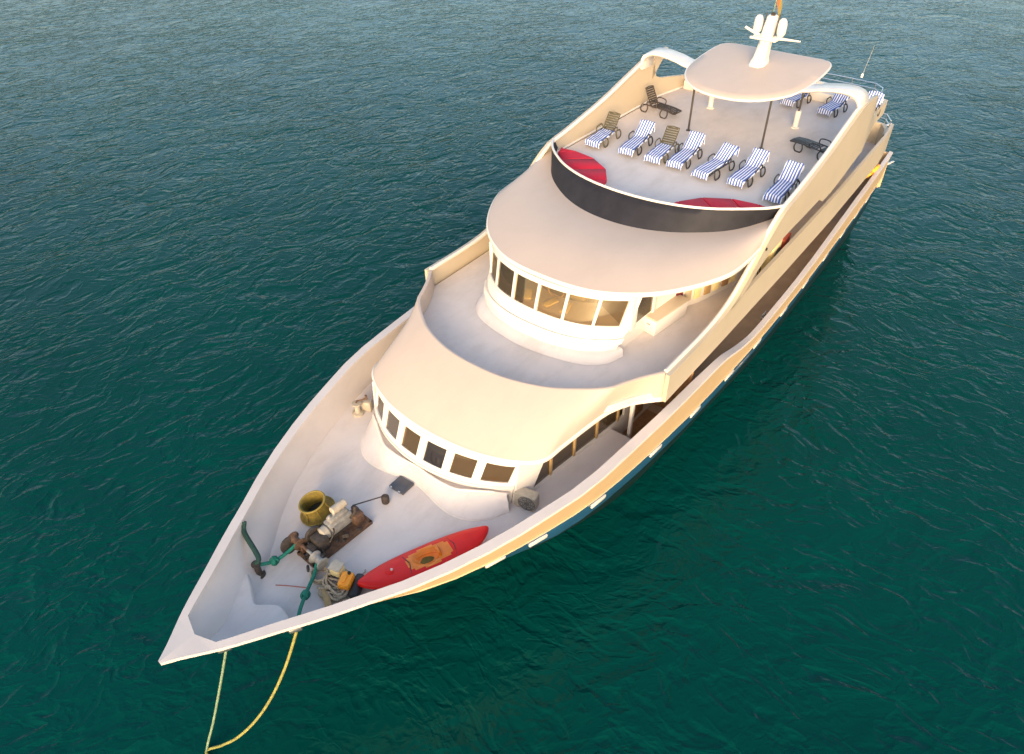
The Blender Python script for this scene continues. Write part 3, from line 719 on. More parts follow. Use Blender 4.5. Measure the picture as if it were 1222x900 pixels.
# dark wind visor and cream capping round the sun deck
F3 = sym([(19.46, 0, 8.98), (19.50, .75, 8.98), (19.62, 1.5, 8.98), (19.86, 2.3, 8.98), (20.22, 3.05, 8.98), (20.66, 3.65, 8.97), (21.08, 4.12, 8.95), (21.45, 4.45, 8.92), (21.8, 4.7, 8.90), (22.15, 4.88, 8.88)])
f3 = crv(F3); N = 90
bm = nb()
rows = []
for j in range(5):
    v = j/4; rows.append([f2(i/N).lerp(f3(i/N), v)+Vector((0, 0, -.03*(1-v))) for i in range(N+1)])
back = [[p+Vector((-.10, 0, 0)) for p in r] for r in rows[::-1]]
grid(bm, rows+back); ship('wind_visor', bm, 'visor_dark', smooth=60)
bm = nb(); tube(bm, [f3(i/N)+Vector((-.06, 0, .02)) for i in range(N+1)], .05, 8); ship('coaming_cap', bm, 'gelcoat_white')
# sun deck
bm = nb()
poly = [(-p.x+.08, p.y) for p in (f3(i/50) for i in range(51))]
poly += [(24, 4.84), (29, 4.80), (31.5, 4.75), (34, 4.30), (35.7, 4.15), (36.25, 3.8), (36.35, 3), (36.35, -3), (36.25, -3.8), (35.7, -4.15), (34, -4.30), (31.5, -4.75), (29, -4.80), (24, -4.84)]
prism(bm, poly, 7.86, 8.2); ship('sun_deck', bm, 'deck_grey', smooth=0)
bm = nb(); k1 = [(33.4, 4.32), (34.8, 4.26), (35.7, 4.14), (36.2, 3.8), (36.3, 3)]; k1 = k1+[(a, -b) for a, b in k1[::-1]]
P_ = [V(a, b, 8.2) for a, b in k1]
def hk(p): return .36 if p.y > 2.9 else .80
grid(bm, [P_, [p+Vector((0, 0, hk(p))) for p in P_], [Vector((p.x+.14*(1 if p.x < -36 else .4), p.y*.972, 8.2+hk(p))) for p in P_], [Vector((p.x+.14*(1 if p.x < -36 else .4), p.y*.972, 8.2)) for p in P_]])
ship('stern_coaming', bm, 'gelcoat_white')
# white seat / locker at the foot of the arch
for q_ in ((33.0, -3.35), (35.2, 1.2)):
    bm = nb(); box(bm, V(q_[0], q_[1], 8.42), (.7, 2.1, .44), bev=.06); ship('deck_locker', bm, 'gelcoat_white')
# coaming of upper deck stern
bm = nb(); k1 = [(36.6, 4.72), (37.4, 4.55), (38.0, 4.2), (38.15, 3.2)]; k1 = k1+[(a, -b) for a, b in k1[::-1]]
P_ = [V(a, b, 5.5) for a, b in k1]
grid(bm, [P_, [p+Vector((0, 0, 1.3)) for p in P_], [Vector((p.x+.14, p.y*.97, 6.8)) for p in P_], [Vector((p.x+.14, p.y*.97, 5.5)) for p in P_]])
ship('stern_coaming', bm, 'cream_paint')
# stern rails
def rail(pts, z0, h, r=.022):
    bm = nb()
    for k in (1.0, .55): tube(bm, [V(a, b, z0+h*k) for a, b in pts], r, 6)
    for a, b in pts[::1]: tube(bm, [V(a, b, z0-.05), V(a, b, z0+h)], r, 6)
    return ship('stern_rail', bm, 'steel')
rail([(33.9, 4.3), (35.0, 4.22), (35.9, 4.05), (36.35, 3.6), (36.45, 2.5), (36.45, 1.0), (36.45, -.5), (36.45, -2), (36.35, -3.8), (35.5, -4.5)], 8.5, .55)
rail([(37.2, 4.6), (37.95, 4.2), (38.2, 3.4), (38.2, 2), (38.2, 0), (38.2, -2), (38.2, -3.6)], 6.75, .5)
for z, s, y in ((6.5, 38.3, 4.2), (8.15, 36.5, 3.9), (4.2, 39.5, 4.7)):
    bm = nb(); box(bm, V(s+.35, y, z), (.8, .12, .05), Euler((0, 0, R(-15))), bev=.015); ship('stern_bracket', bm, 'gelcoat_white')

# ------------------------------------------------------------ hard top canopy, posts, mast
bm = nb()
rim = [(26.72, 0), (26.78, .6), (26.98, 1.15), (27.35, 1.65), (27.9, 2.1), (28.6, 2.42), (29.5, 2.58), (30.8, 2.62), (31.8, 2.56), (32.25, 2.38), (32.42, 2.0)]
rim = [(a, -b) for a, b in rim[1:]][::-1]+rim
def cz(s): return 10.42+(s-27)*0.068
cen = V(30, 0, 0)
n_r = 7; rings = []
rc = [cr([Vector((-a, b, 0)) for a, b in rim], i/70) for i in range(71)]
for j in range(n_r+1):
    f = 1-j/n_r; row = []
    for p in rc:
        q = cen.lerp(p, f); row.append(Vector((q.x, q.y, cz(-q.x)+.11*(1-f**2.5))))
    rings.append(row)
low = [Vector((p.x, p.y, cz(-p.x)-.10)) for p in rc]; mid_ = [Vector((p.x, p.y, cz(-p.x)-.05))+(p-cen).normalized()*.035 for p in rc]
grid(bm, [[cen.lerp(p, 0)+Vector((0, 0, cz(30)-.12)) for p in rc], low, mid_]+rings, closeu=True)
bmesh.ops.remove_doubles(bm, verts=bm.verts, dist=.001)
canopy = ship('hardtop_canopy', bm, 'roof_paint', smooth=50)
bm = nb(); tube(bm, [p+(p-cen).normalized()*.02+Vector((0, 0, cz(-p.x)-.05)) for p in rc], .05, 6, closed=True); ship('canopy_rim', bm, 'gelcoat_white', canopy)
for s, y, z1 in ((28.0, -1.68, cz(28)), (28.0, 1.70, cz(28)), (31.1, -2.15, cz(31)), (31.1, 1.95, cz(31))):
    bm = nb(); tube(bm, [V(s, y, 8.2), V(s, y, z1-.05)], .045, 10)
    if s < 30: lathe(bm, [(.11, 0), (.11, .02), (.05, .04)], 14, Matrix.Translation(V(s, y, 8.2)))
    po = ship('canopy_post', bm, 'dark_steel', canopy)
    if s > 30:
        bm = nb(); tube(bm, [V(s, y, 8.22), V(s, y, 8.95)], .12, 12); lathe(bm, [(.19, 0), (.19, .04), (.12, .07)], 14, Matrix.Translation(V(s, y, 8.2)))
        ship('post_sleeve', bm, 'gelcoat_white', canopy)
bm = nb(); tube(bm, [V(28, -1.68, 10.36), V(28, -.6, 10.34)], .03, 6); tube(bm, [V(28, 1.7, 10.36), V(28, 1.0, 10.36)], .03, 6); ship('canopy_brace', bm, 'dark_steel', canopy)

mast = thing('radar_mast', 'white raked radar mast with twin domes standing on the canopy roof', 'mast', V(30.4, 0, cz(30.4)+.10))
ML = V(30.4, 0, cz(30.4)+.10)
def mpart(name, bm, m): return obj(name, bm, m, mast, smooth=40)
bm = nb()
def ringrect(cx, z, a, b): return [Vector((cx+sx*a, sy*b, z)) for sx, sy in ((1, -.5), (1, .5), (.6, 1), (-.6, 1), (-1, .5), (-1, -.5), (-.6, -1), (.6, -1))]
grid(bm, [ringrect(.05, -.12, .62, .42), ringrect(.0, .0, .50, .34), ringrect(-.12, .25, .36, .26), ringrect(-.3, .8, .27, .22), ringrect(-.38, 1.05, .26, .24), ringrect(-.55, 1.75, .2, .2), ringrect(-.56, 1.80, .16, .16), ringrect(-.56, 1.80, .01, .01)], closeu=True)
mpart('mast_column', bm, 'gelcoat_white')
bm = nb(); box(bm, (-.38, .0, .98), (.5, 1.1, .10), bev=.03)
tube(bm, [(-.38, .3, .98), (-.30, 1.45, 1.05)], [.07, .03], 8); tube(bm, [(-.38, -.3, .98), (-.30, -1.0, 1.25)], [.07, .05], 8)
mpart('crossarm', bm, 'gelcoat_white')
for y in (-.52, .52):
    bm = nb(); lathe(bm, [(.06, 1.0), (.15, 1.08), (.19, 1.18), (.19, 1.5), (.16, 1.64), (.09, 1.73), (.01, 1.75)], 18, Matrix.Translation((-.45, y, .03))); mpart('satellite_dome', bm, 'gelcoat_white')
bm = nb(); box(bm, (.08, 0, 1.0), (.14, 1.15, .10), bev=.04); lathe(bm, [(.1, .8), (.1, .95)], 12, Matrix.Translation((.06, 0, 0))); mpart('radar_scanner', bm, 'gelcoat_white')
for y in (-.27, .27):
    bm = nb(); tube(bm, [(-.4, y, 1.0), (-.6, y*1.1, 1.85)], .025, 6); mpart('antenna', bm, 'dark_steel')
# flag on the mast head
flag = thing('ensign_flag', 'small red yellow and green flag on a thin pole above the white mast', 'flag', V(30.95, 0, cz(30.4)+1.88))
bm = nb(); tube(bm, [(0, -.02, 0), (-.12, 0.0, 1.35)], .022, 6); obj('flag_pole', bm, 'pale_rope', flag)
bm = nb(); lathe(bm, [(.09, 0), (.10, .10), (.03, .14)], 10); obj('pole_socket', bm, 'rust_dark', flag)
rows = []
for j in range(7):
    z = .45+j*.10; rows.append([Vector((-.04-.1*z/1.3-.02*i, .02+.055*i*(1-.25*(i/5)), z-.14*i+.03*math.sin(i*1.8+j))) for i in range(6)])
bm = nb(); solid_grid(bm, rows, .012)
for f in bm.faces:
    z = f.calc_center_median(); f.material_index = 0 if z.y < .12 else (1 if z.y < .23 else 2)
obj('flag_cloth', bm, ['flag_red', 'flag_yellow', 'flag_green'], flag)
# whip antennas
for s, y, h in ((30.9, 4.15, 2.1), (34.6, 4.55, 0.1)):
    if h < 1: continue
    h = 1.2; w_ = thing('whip_antenna', 'thin whip antenna beside the port end of the arch', 'antenna', V(s, y, 10.85))
    bm = nb(); tube(bm, [(0, 0, 0), (-.16, .1, h)], [.014, .006], 6); obj('whip', bm, 'steel', w_)
    bm = nb(); lathe(bm, [(.05, -.02), (.05, .1), (.02, .14)], 10); obj('antenna_base', bm, 'gelcoat_white', w_)

# hatch, deck fittings fixed to the ship
bm = nb(); box(bm, V(7.90, -.24, 3.79), (.52, .58, .10), Euler((0, 0, R(2))), bev=.03); ht = ship('deck_hatch', bm, 'hatch_dark')
bm = nb()
for y in (-.74, -.40): box(bm, V(7.62, y+.33, 3.84), (.06, .08, .05), bev=.01)
ship('hatch_hinge', bm, 'steel', ht)
bm = nb(); lathe(bm, [(.05, 0), (.05, .15), (.02, .2)], 10, Matrix.Translation(V(4.75, -2.40, 3.75))); ship('deck_vent', bm, 'rust_dark')
# navigation light on the sweep plate
bm = nb(); box(bm, V(20.75, 4.97, 7.92), (.34, .12, .22), bev=.05); nl = ship('side_light', bm, 'curtain')
bm = nb(); lathe(bm, [(.07, 0), (.05, .07), (.0, .08)], 12, Matrix.Translation(V(20.72, 5.03, 7.93)) @ Matrix.Rotation(R(-90), 4, 'X')); ship('lens', bm, 'hollow_black', nl)
for sd in (-1, 1):
    for s in (12.0, 24):
        bm = nb(); y = sd*(wg(s)-CAPW-.5)
        zf = (DECKZ if s < STEP_S else AFTZ)-3.3
        box(bm, V(s, y, 3.34+zf), (.4, .14, .06), bev=.02)
        for d in (-.1, .1): tube(bm, [V(s+d, y, 3.34+zf), V(s+d, y, 3.52+zf)], .035, 8)
        tube(bm, [V(s-.22, y, 3.5+zf), V(s+.22, y, 3.5+zf)], .03, 8); ship('mooring_cleat', bm, 'steel')

# ------------------------------------------------------------ things on board
def AC(loc, rz, label, w=.85, d=.36, h=.62, m='machine_white'):
    t = thing('air_conditioner', label, 'air conditioner', loc, rz)
    bm = nb(); box(bm, (0, 0, h/2+.06), (w, d, h), bev=.025)
    for x in (-w*.35, w*.35): box(bm, (x, 0, .03), (.08, d*.9, .06))
    obj('casing', bm, m, t)
    bm = nb(); Mx = Matrix.Translation((-.08, d/2+.005, h/2+.06)) @ Matrix.Rotation(R(-90), 4, 'X')
    for r_ in (.08, .15, .22, .27): 
        pts = [Mx @ Vector((r_*math.cos(a), r_*math.sin(a), .02)) for a in [k*math.pi/10 for k in range(20)]]; tube(bm, pts, .009, 5, closed=True)
    for a in (0, math.pi/4, math.pi/2, 3*math.pi/4): tube(bm, [Mx @ Vector((-.27*math.cos(a), -.27*math.sin(a), .02)), Mx @ Vector((.27*math.cos(a), .27*math.sin(a), .02))], .008, 5)
    obj('fan_grille', bm, 'dark_steel', t)
    bm = nb(); lathe(bm, [(.26, 0), (.26, .012)], 24, Mx); obj('fan_recess', bm, 'machine_grey', t)
    return t
AC(V(9.62, 3.25, 3.75), R(-78), 'weathered beige air conditioner unit on side deck at the port corner of the lower cabin', .68, .34, .52)
# long box on the upper side deck
t = thing('deck_box', 'long white-fronted storage box beside the wheelhouse on the upper deck', 'storage box', V(17.7, 3.12, 5.75), R(-8))
bm = nb(); box(bm, (0, 0, .30), (1.85, .56, .60), bev=.05); obj('box_body', bm, 'gelcoat_white', t)
bm = nb(); box(bm, (-.03, 0, .63), (1.88, .60, .06), bev=.025); obj('box_lid', bm, 'cream_paint', t)
bm = nb(); box(bm, (.955, 0, .42), (.03, .14, .05), bev=.01); obj('latch', bm, 'steel', t)
# starboard winch
t = thing('deck_winch', 'small cream winch with brown crank beside the starboard cabin corner', 'winch', V(9.35, -3.72, 3.75))
bm = nb(); lathe(bm, [(.2, 0), (.2, .06), (.1, .1), (.09, .34), (.16, .42), (.16, .48), (.01, .5)], 18); obj('winch_drum', bm, 'machine_white', t)
bm = nb(); tube(bm, [(0, 0, .5), (0, 0, .56), (-.28, .2, .58)], .03, 8); tube(bm, [(-.28, .2, .56), (-.28, .2, .74)], .04, 8); obj('crank', bm, 'rust', t)
bm = nb(); box(bm, (-.35, .1, .2), (.25, .35, .4), Euler((0, 0, .4)), bev=.04); obj('gear_case', bm, 'machine_white', t)
# red sofas following the coaming
def sofa(sd, label):
    t = thing('curved_sofa', label, 'sofa', V(21.2, sd*3.1, 8.2))
    inn = [(20.20, 1.35), (20.95, 1.5), (21.75, 2.05), (22.3, 2.95), (22.45, 3.9), (22.35, 4.55)]
    out = []
    for k in range(6):
        tt = 0.5+0.5*interp([(0, .18), (5, .98)], k); p = f3(tt); out.append((-p.x+.34, min(p.y, 4.72)-.10))
    O = [Vector((-a+21.2, sd*b-sd*3.1, 0)) for a, b in out]; I = [Vector((-a+21.2, sd*b-sd*3.1, 0)) for a, b in inn]
    for k in range(5):
        g = .012
        for nm, z0, z1, mm, ins in (('sofa_base', 0, .2, 'gelcoat_white', .03), ('seat_cushion', .2, .36, 'red_cushion', 0)):
            oa, ob = O[k].lerp(O[k+1], g), O[k].lerp(O[k+1], 1-g); ia, ib = I[k].lerp(I[k+1], g), I[k].lerp(I[k+1], 1-g)
            bm = nb(); rows = []
            q = [oa, ob, ib, ia]; c_ = sum(q, Vector())/4
            def rg(f, z): return [c_.lerp(p, f)+Vector((0, 0, z)) for p in q]
            rings_ = [rg(.97-ins, z0), rg(1-ins, z0+.03), rg(1-ins, z1-.04), rg(.95-ins, z1), rg(.0, z1+.01)]
            grid(bm, rings_, closeu=True); bmesh.ops.remove_doubles(bm, verts=bm.verts, dist=.001)
            obj(nm, bm, mm, t, smooth=60)
    return t
sofa(-1, 'larger red sofa in the starboard front corner of the sun deck')
sofa(1, 'red sofa mostly hidden behind the port half of the dark visor')

# sun loungers
def lounger(label, loc, rz, back=38, m='dark_plastic', group='sun loungers on the sun deck', sc=1.0):
    t = thing('sun_lounger', label, 'sun lounger', loc, rz, group); t.scale = (sc, 1, 1)
    ca, sa = math.cos(R(back)), math.sin(R(back))
    # foot at +x, head at -x
    bm = nb()
    n = 11
    for k in range(n):
        x = .95-k*.115; z = .33+(.03*math.sin(k/n*math.pi))
        box(bm, (x, 0, z), (.085, .56, .022), bev=.006)
    obj('seat', bm, m, t)
    bm = nb()
    for k in range(8):
        d = .05+k*.098; box(bm, (-.36-d*ca, 0, .335+d*sa), (.075, .54 if k < 7 else .46, .022), Euler((0, R(back), 0)), bev=.006)
    for y in (-.27, .27): tube(bm, [(-.34, y, .33), (-.36-.78*ca, y, .335+.78*sa)], .022, 6)
    tube(bm, [(-.36-.78*ca, -.27, .335+.78*sa), (-.36-.80*ca, 0, .335+.82*sa), (-.36-.78*ca, .27, .335+.78*sa)], .022, 6)
    obj('backrest', bm, m if m != 'dark_plastic' else m, t)
    bm = nb()
    for y in (-.30, .30):
        tube(bm, [(1.0, y, .30), (.6, y, .345), (-.3, y, .345), (-.75, y, .31)], .028, 6)
    tube(bm, [(1.0, -.30, .30), (1.04, 0, .30), (1.0, .30, .30)], .028, 6)
    obj('side_frame', bm, m, t)
    for x0 in (.52, -.62):
        for y in (-.33, .33):
            bm = nb(); P = [(x0+.16, y, .33), (x0+.20, y*1.12, .2), (x0+.13, y*1.16, .04), (x0-.02, y*1.18, .02), (x0-.16, y*1.16, .05), (x0-.20, y*1.12, .2), (x0-.13, y, .34)]
            tube(bm, [cr([Vector(p) for p in P], i/14) for i in range(15)], .03, 6); obj('leg', bm, m, t)
    for y in (-1, 1):
        bm = nb(); P = [(.05, y*.33, .35), (.05, y*.36, .50), (-.12, y*.37, .56), (-.40, y*.37, .55), (-.50, y*.35, .42), (-.48, y*.32, .33)]
        tube(bm, [cr([Vector(p) for p in P], i/12) for i in range(13)], .025, 6); obj('armrest', bm, m, t)
    return t
def towel(label, loc, rz, back=38, full=True, seed=0, sc=1.0, slip=0.0):
    rnd = random.Random(seed); ca, sa = math.cos(R(back)), math.sin(R(back))
    prof = [(1.10, .16), (1.06, .36), (.9, .375), (.5, .385), (.1, .39), (-.30, .39)]
    if full: prof += [(-.38, .41), (-.36-.3*ca, .385+.3*sa), (-.36-.6*ca, .385+.6*sa), (-.37-.80*ca, .39+.80*sa), (-.42-.80*ca, .33+.76*sa), (-.42-.76*ca, .12+.6*sa)]
    rows = []
    N_ = 40
    for i in range(N_+1):
        p = cr([Vector((a, 0, b)) for a, b in prof], i/N_); row = []
        for k in range(13):
            u = k/12*2-1; w = .33+.012*math.sin(i*.9+seed)
            drop = .0 if abs(u) < .93 else .06
            row.append(Vector((p.x+.025*math.sin(u*4+seed), u*w+slip*(1-i/N_)+.01*math.sin(i*.5), p.z+.006*math.sin(k*2.1+i*.7+seed)+.012*math.sin(i*.55+k*.35+seed*2.1)**3-drop)))
        rows.append(row)
    bm = nb(); solid_grid(bm, rows, -.012)
    o = obj('striped_towel', bm, 'striped_towel', smooth=60); o.location = loc; o.rotation_euler = (0, 0, rz); o.scale = (sc, 1, 1)
    return tag(o, label, 'towel', 'striped towels on the loungers')
row7 = [
 (25.0-.25, -4.02, 4, False, 'olive_plastic', 'lounger with bare olive backrest and towelled seat, nearest the starboard coaming'),
 (24.98-.10, -2.50, 6, True, 'dark_plastic', 'fully towelled lounger between the two loungers with bare backrests'),
 (24.85, -1.24, 5, False, 'olive_plastic', 'lounger with bare olive backrest, between two fully towelled loungers'),
 (24.92, -.25, 3, True, 'dark_plastic', 'middle lounger of the front row of seven, by the left canopy post'),
 (24.68, 1.20, -4, True, 'dark_plastic', 'lounger with a slipped towel, between the two front canopy posts'),
 (24.86, 2.44, -1, True, 'dark_plastic', 'lounger directly in front of the right front canopy post'),
 (24.44, 4.02, 2, True, 'dark_plastic', 'lounger at the port end of the front row, against the cream coaming')]
for i, (s, y, a, full, m_, lab) in enumerate(row7):
    bk = (52, 35, 50, 39, 33, 37, 41)[i]
    lounger(lab, V(s, y, 8.2), R(a), bk, m_)
    towel('blue and white striped towel on the '+('starboard-most lounger, seat only', 'second lounger from the starboard side', 'third lounger, below the bare backrest', 'middle lounger of the front row', 'fifth lounger, bunched at the foot', 'sixth lounger by the right canopy post', 'port-most lounger of the front row')[i],
          V(s, y, 8.2), R(a), bk, full, i*3+1, slip=-.10 if i == 4 else 0)
lounger('bare dark lounger with upright back, alone by the starboard coaming', V(29.05, -3.72, 8.2), R(80), 62, 'rust_dark')
lounger('bare black sun lounger lying flat, alone by the port coaming', V(28.8, 3.62, 8.2), R(-106), 8, 'dark_plastic')
for i, (s, y, a, lab) in enumerate([(34.0, .85, -10, 'lounger half hidden behind the canopy edge on the aft sun deck'), (33.85, 2.62, -8, 'lounger in front of the arch crossbar on the aft sun deck'), (34.2, 4.05, 0, 'lounger behind the port arch leg at the stern rail')]):
    lounger('dark '+lab, V(s, y, 8.2), R(a), 42, 'dark_plastic', sc=.8)
    towel('striped towel on the '+lab, V(s, y, 8.2), R(a), 42, True, 40+i, sc=.8)

# kayak leaning along the port bulwark
A = V(4.52, 1.58, 3.75); B = V(8.02, 3.12, 3.75); D = B-A
kt = thing('kayak', 'red and orange plastic kayak lying along the port bulwark on the foredeck', 'kayak', (A+B)/2, math.atan2(D.y, D.x))
kt.rotation_euler = (R(-10), 0, math.atan2(D.y, D.x))
Lk = D.length/2+.02
def kw(u): return .57*(1-abs(u)**2.8)**.72 if abs(u) < 1 else 0.0
bm = nb(); rows = []
NU, NA = 84, 40
for i in range(NU+1):
    u = -1+2*i/NU; u = max(-.999, min(.999, u)); w = max(.012, kw(u)); rk = .16*abs(u)**3
    row = []
    for k in range(NA):
        a = 2*math.pi*k/NA; cy, cz_ = math.cos(a), math.sin(a)
        z = .20+rk+(.12 if cz_ > 0 else .20*(1-abs(u)**3*.7))*cz_*(.5 if abs(u) > .98 else 1)
        row.append(Vector((u*Lk, w*cy*abs(cy)**-.25 if abs(cy) > .01 else 0, z)))
    rows.append(row)
grid(bm, rows, closeu=True)
for r_ in (rows[0], rows[-1]): bm.faces.new([bm.verts.new(p) for p in r_])
# cockpit: push down the middle
for v in bm.verts:
    u = v.co.x/Lk
    if v.co.z > .24:
        d = ((u-.02)/.20)**2+(v.co.y/.25)**2
        if d < 1: v.co.z -= .17*(1-d)**.4
for f in bm.faces:
    c_ = f.calc_center_median(); u = c_.x/Lk
    f.material_index = 0
    if ((u-.05)/.33)**2+(c_.y/.36)**4 < 1 and c_.z > .12: f.material_index = 1
    if c_.z < .23 and u < -.45: f.material_index = 1
obj('kayak_hull', bm, ['kayak_red', 'kayak_orange'], kt, smooth=60)
bm = nb(); P = [(.24*math.cos(a)*1.5+.02, .2*math.sin(a), .235) for a in [k*math.pi/12 for k in range(24)]]; tube(bm, P, .022, 6, closed=True); obj('cockpit_rim', bm, 'kayak_orange', kt)
bm = nb(); lathe(bm, [(.27, 0), (.22, .012)], 20, Matrix.Translation((-.05, 0, .165)) @ Matrix.Scale(1.15, 4, (1, 0, 0)) @ Matrix.Scale(.62, 4, (0, 1, 0))); obj('cockpit_well', bm, 'basket_weave', kt)
bm = nb(); box(bm, (.38, 0, .33), (.07, .36, .22), Euler((0, R(-15), 0)), bev=.03); obj('seat_back', bm, 'kayak_orange', kt)
bm = nb(); lathe(bm, [(.12, 0), (.12, .02), (.10, .035), (.001, .04)], 18, Matrix.Translation((-1.05, .0, .335))); obj('hatch_cover', bm, 'kayak_red', kt)
bm = nb(); lathe(bm, [(.035, 0), (.03, .03), (.001, .04)], 10, Matrix.Translation((-.98, .0, .375))); obj('drain_cap', bm, 'gelcoat_white', kt)
for x in (-.55, .78):
    bm = nb(); tube(bm, [(x, -.36, .30), (x+.08, 0, .345), (x, .36, .30)], .012, 5); obj('deck_cord', bm, 'dark_plastic', kt)

# woven tub
bt_ = thing('rope_basket', 'olive yellow woven tub with a wide open mouth on the grey foredeck', 'basket', V(5.66, -1.42, 3.77)); bt_.rotation_euler = (R(8), R(10), 0); bt_.scale = (.84, .84, .74)
bm = nb(); lathe(bm, [(.40, 0), (.60, .02), (.63, .10), (.60, .2), (.52, .30), (.47, .45), (.45, .62), (.47, .72), (.43, .745), (.39, .72), (.37, .60), (.36, .12), (.0, .10)], 32, cap=False); obj('basket_body', bm, 'basket_weave', bt_, smooth=60)
bm = nb()
tube(bm, [(.46*math.cos(a), .46*math.sin(a), .735) for a in [k*math.pi/14 for k in range(28)]], .035, 8, closed=True)
tube(bm, [(.62*math.cos(a), .62*math.sin(a), .16) for a in [k*math.pi/14 for k in range(28)]], .03, 8, closed=True)
for k in range(7):
    a = k*2*math.pi/7+.3; tube(bm, [(r_*math.cos(a), r_*math.sin(a), z) for r_, z in ((.47, .74), (.48, .5), (.56, .3), (.63, .15))], .018, 6)
obj('basket_rim', bm, 'basket_rope', bt_)
bm = nb(); lathe(bm, [(.355, .18), (.2, .24), (.0, .2)], 20, cap=False); obj('basket_hollow_shade', bm, 'hollow_black', bt_)  # near-black sheet: shade of the tub's hollow put into the colour

# anchor windlass with its engine
wl = thing('anchor_windlass', 'rusty anchor windlass driven by a grey engine in the middle of the foredeck', 'windlass', V(4.98, -.35, 3.75), R(177))
# local x: aft(+) since rotated 180deg => local +x = aft, local +y = starboard
bm = nb()
for y in (-.34, .34): box(bm, (.35, y, .06), (2.1, .09, .12), bev=.01)
for x in (-.65, -.1, .5, 1.1, 1.36): box(bm, (x, 0, .07), (.09, .76, .1), bev=.01)
box(bm, (.55, -.08, .125), (1.5, .62, .02))
obj('bed_frame', bm, 'rust', wl)
bm = nb(); box(bm, (.62, .10, .46), (.78, .36, .42), bev=.06); box(bm, (.62, .10, .74), (.62, .24, .16), bev=.05)
for k in range(4): lathe(bm, [(.055, .78), (.055, .86), (.03, .9)], 10, Matrix.Translation((.38+k*.16, .12, 0)))
obj('engine_block', bm, 'machine_grey', wl)
bm = nb(); lathe(bm, [(.16, 0), (.2, .04), (.2, .2), (.12, .26), (.03, .28)], 20, Matrix.Translation((.22, .08, .45)) @ Matrix.Rotation(R(-90), 4, 'Y')); obj('flywheel', bm, 'machine_white', wl)
bm = nb(); lathe(bm, [(.10, -.24), (.12, -.22), (.12, .22), (.10, .24)], 16, Matrix.Translation((.75, .16, .93)) @ Matrix.Rotation(R(90), 4, 'Y')); obj('fuel_tank', bm, 'machine_white', wl)
bm = nb(); tube(bm, [(.9, -.1, .5), (1.0, -.22, .75), (1.02, -.24, 1.0)], .04, 8); tube(bm, [(.3, -.12, .6), (.2, -.3, .7), (.0, -.3, .45)], .025, 6); tube(bm, [(.1, .3, .5), (.5, .36, .6), (.95, .3, .55)], .02, 6); obj('exhaust_pipe', bm, 'rust_dark', wl)
bm = nb(); box(bm, (1.12, -.05, .32), (.32, .34, .40), bev=.03); box(bm, (1.28, .2, .25), (.14, .22, .28), bev=.02); obj('gearbox', bm, 'rust', wl)
bm = nb(); box(bm, (-.12, .0, .34), (.36, .42, .46), bev=.04); box(bm, (-.42, 0, .26), (.24, .3, .3), bev=.03)
lathe(bm, [(.26, -.05), (.26, .05)], 20, Matrix.Translation((-.12, .30, .42)) @ Matrix.Rotation(R(90), 4, 'X')); obj('gear_housing', bm, 'rust_dark', wl)
for sg in (-1, 1):
    bm = nb(); tube(bm, [(-.55, 0, .38), (-.55, sg*.62, .38)], .045, 10)
    lathe(bm, [(.19, 0), (.20, .02), (.12, .08), (.10, .2), (.12, .3), (.19, .36), (.19, .39)], 18, Matrix.Translation((-.55, sg*.30, .38)) @ Matrix.Rotation(R(-90*sg), 4, 'X')); obj('rope_drum', bm, 'rust' if sg > 0 else 'machine_grey', wl)
for y in (-.24, .24):
    bm = nb(); box(bm, (-.55, y, .22), (.12, .06, .40), bev=.02); obj('bearing_bracket', bm, 'rust', wl)
bm = nb(); lathe(bm, [(.26, 0), (.26, .05), (.2, .06)], 16, Matrix.Translation((-.75, .62, .3)) @ Matrix.Rotation(R(75), 4, 'X')); obj('chain_wheel', bm, 'rust_dark', wl)
bm = nb(); tube(bm, [(1.25, .25, .45), (2.15, -.06, .30)], .02, 6); obj('starting_rod', bm, 'rust_dark', wl)
bm = nb(); lathe(bm, [(.10, 0), (.12, .03), (.12, .25), (.07, .3)], 12, Matrix.Translation((2.18, -.07, .0))); obj('rod_weight', bm, 'rust_dark', wl)
rnd = random.Random(3)
bm = nb()
for k in range(20):
    box(bm, (rnd.uniform(-.9, 1.2), rnd.uniform(-.42, .42), rnd.uniform(.12, .26)), (rnd.uniform(.05, .2), rnd.uniform(.04, .14), rnd.uniform(.05, .16)), Euler((rnd.uniform(0, .6), rnd.uniform(0, .6), rnd.uniform(0, 3))), bev=.012)
tube(bm, [(-.7, 0, .14), (1.2, 0, .14)], .05, 6)
obj('linkage', bm, 'rust_dark', wl)

# rope pile with tools in it
rp = thing('rope_pile', 'tangled heap of tan mooring rope beside the kayak bow', 'rope', V(4.30, .98, 3.75))
bm = nb(); rnd = random.Random(11)
for lay in range(5):
    pts = []; r0 = .50-.04*lay; ph = rnd.uniform(0, 6)
    for k in range(26):
        a = k/26*2*math.pi; rr = r0+.07*math.sin(3*a+ph)+rnd.uniform(-.03, .03)
        pts.append(Vector((.95*rr*math.cos(a)+.04*math.sin(ph), rr*math.sin(a), .04+.055*lay+.03*math.sin(2*a+ph))))
    tube(bm, pts, .034, 6, closed=True)
for lay in range(4):
    pts = [Vector((rnd.uniform(-.42, .42), rnd.uniform(-.42, .42), .08+.04*lay)) for _ in range(7)]; tube(bm, [cr(pts, i/40) for i in range(41)], .03, 6)
obj('rope_coil', bm, 'tan_rope', rp)
o_ = nb(); box(o_, (0, 0, .14), (.46, .34, .26), bev=.07); box(o_, (.05, 0, .29), (.22, .08, .05), bev=.02)
t = thing('jerry_can', 'bright orange plastic can lying on the tan rope heap', 'can', V(4.42, 1.18, 3.97), R(25)); obj('can_body', o_, 'orange', t)
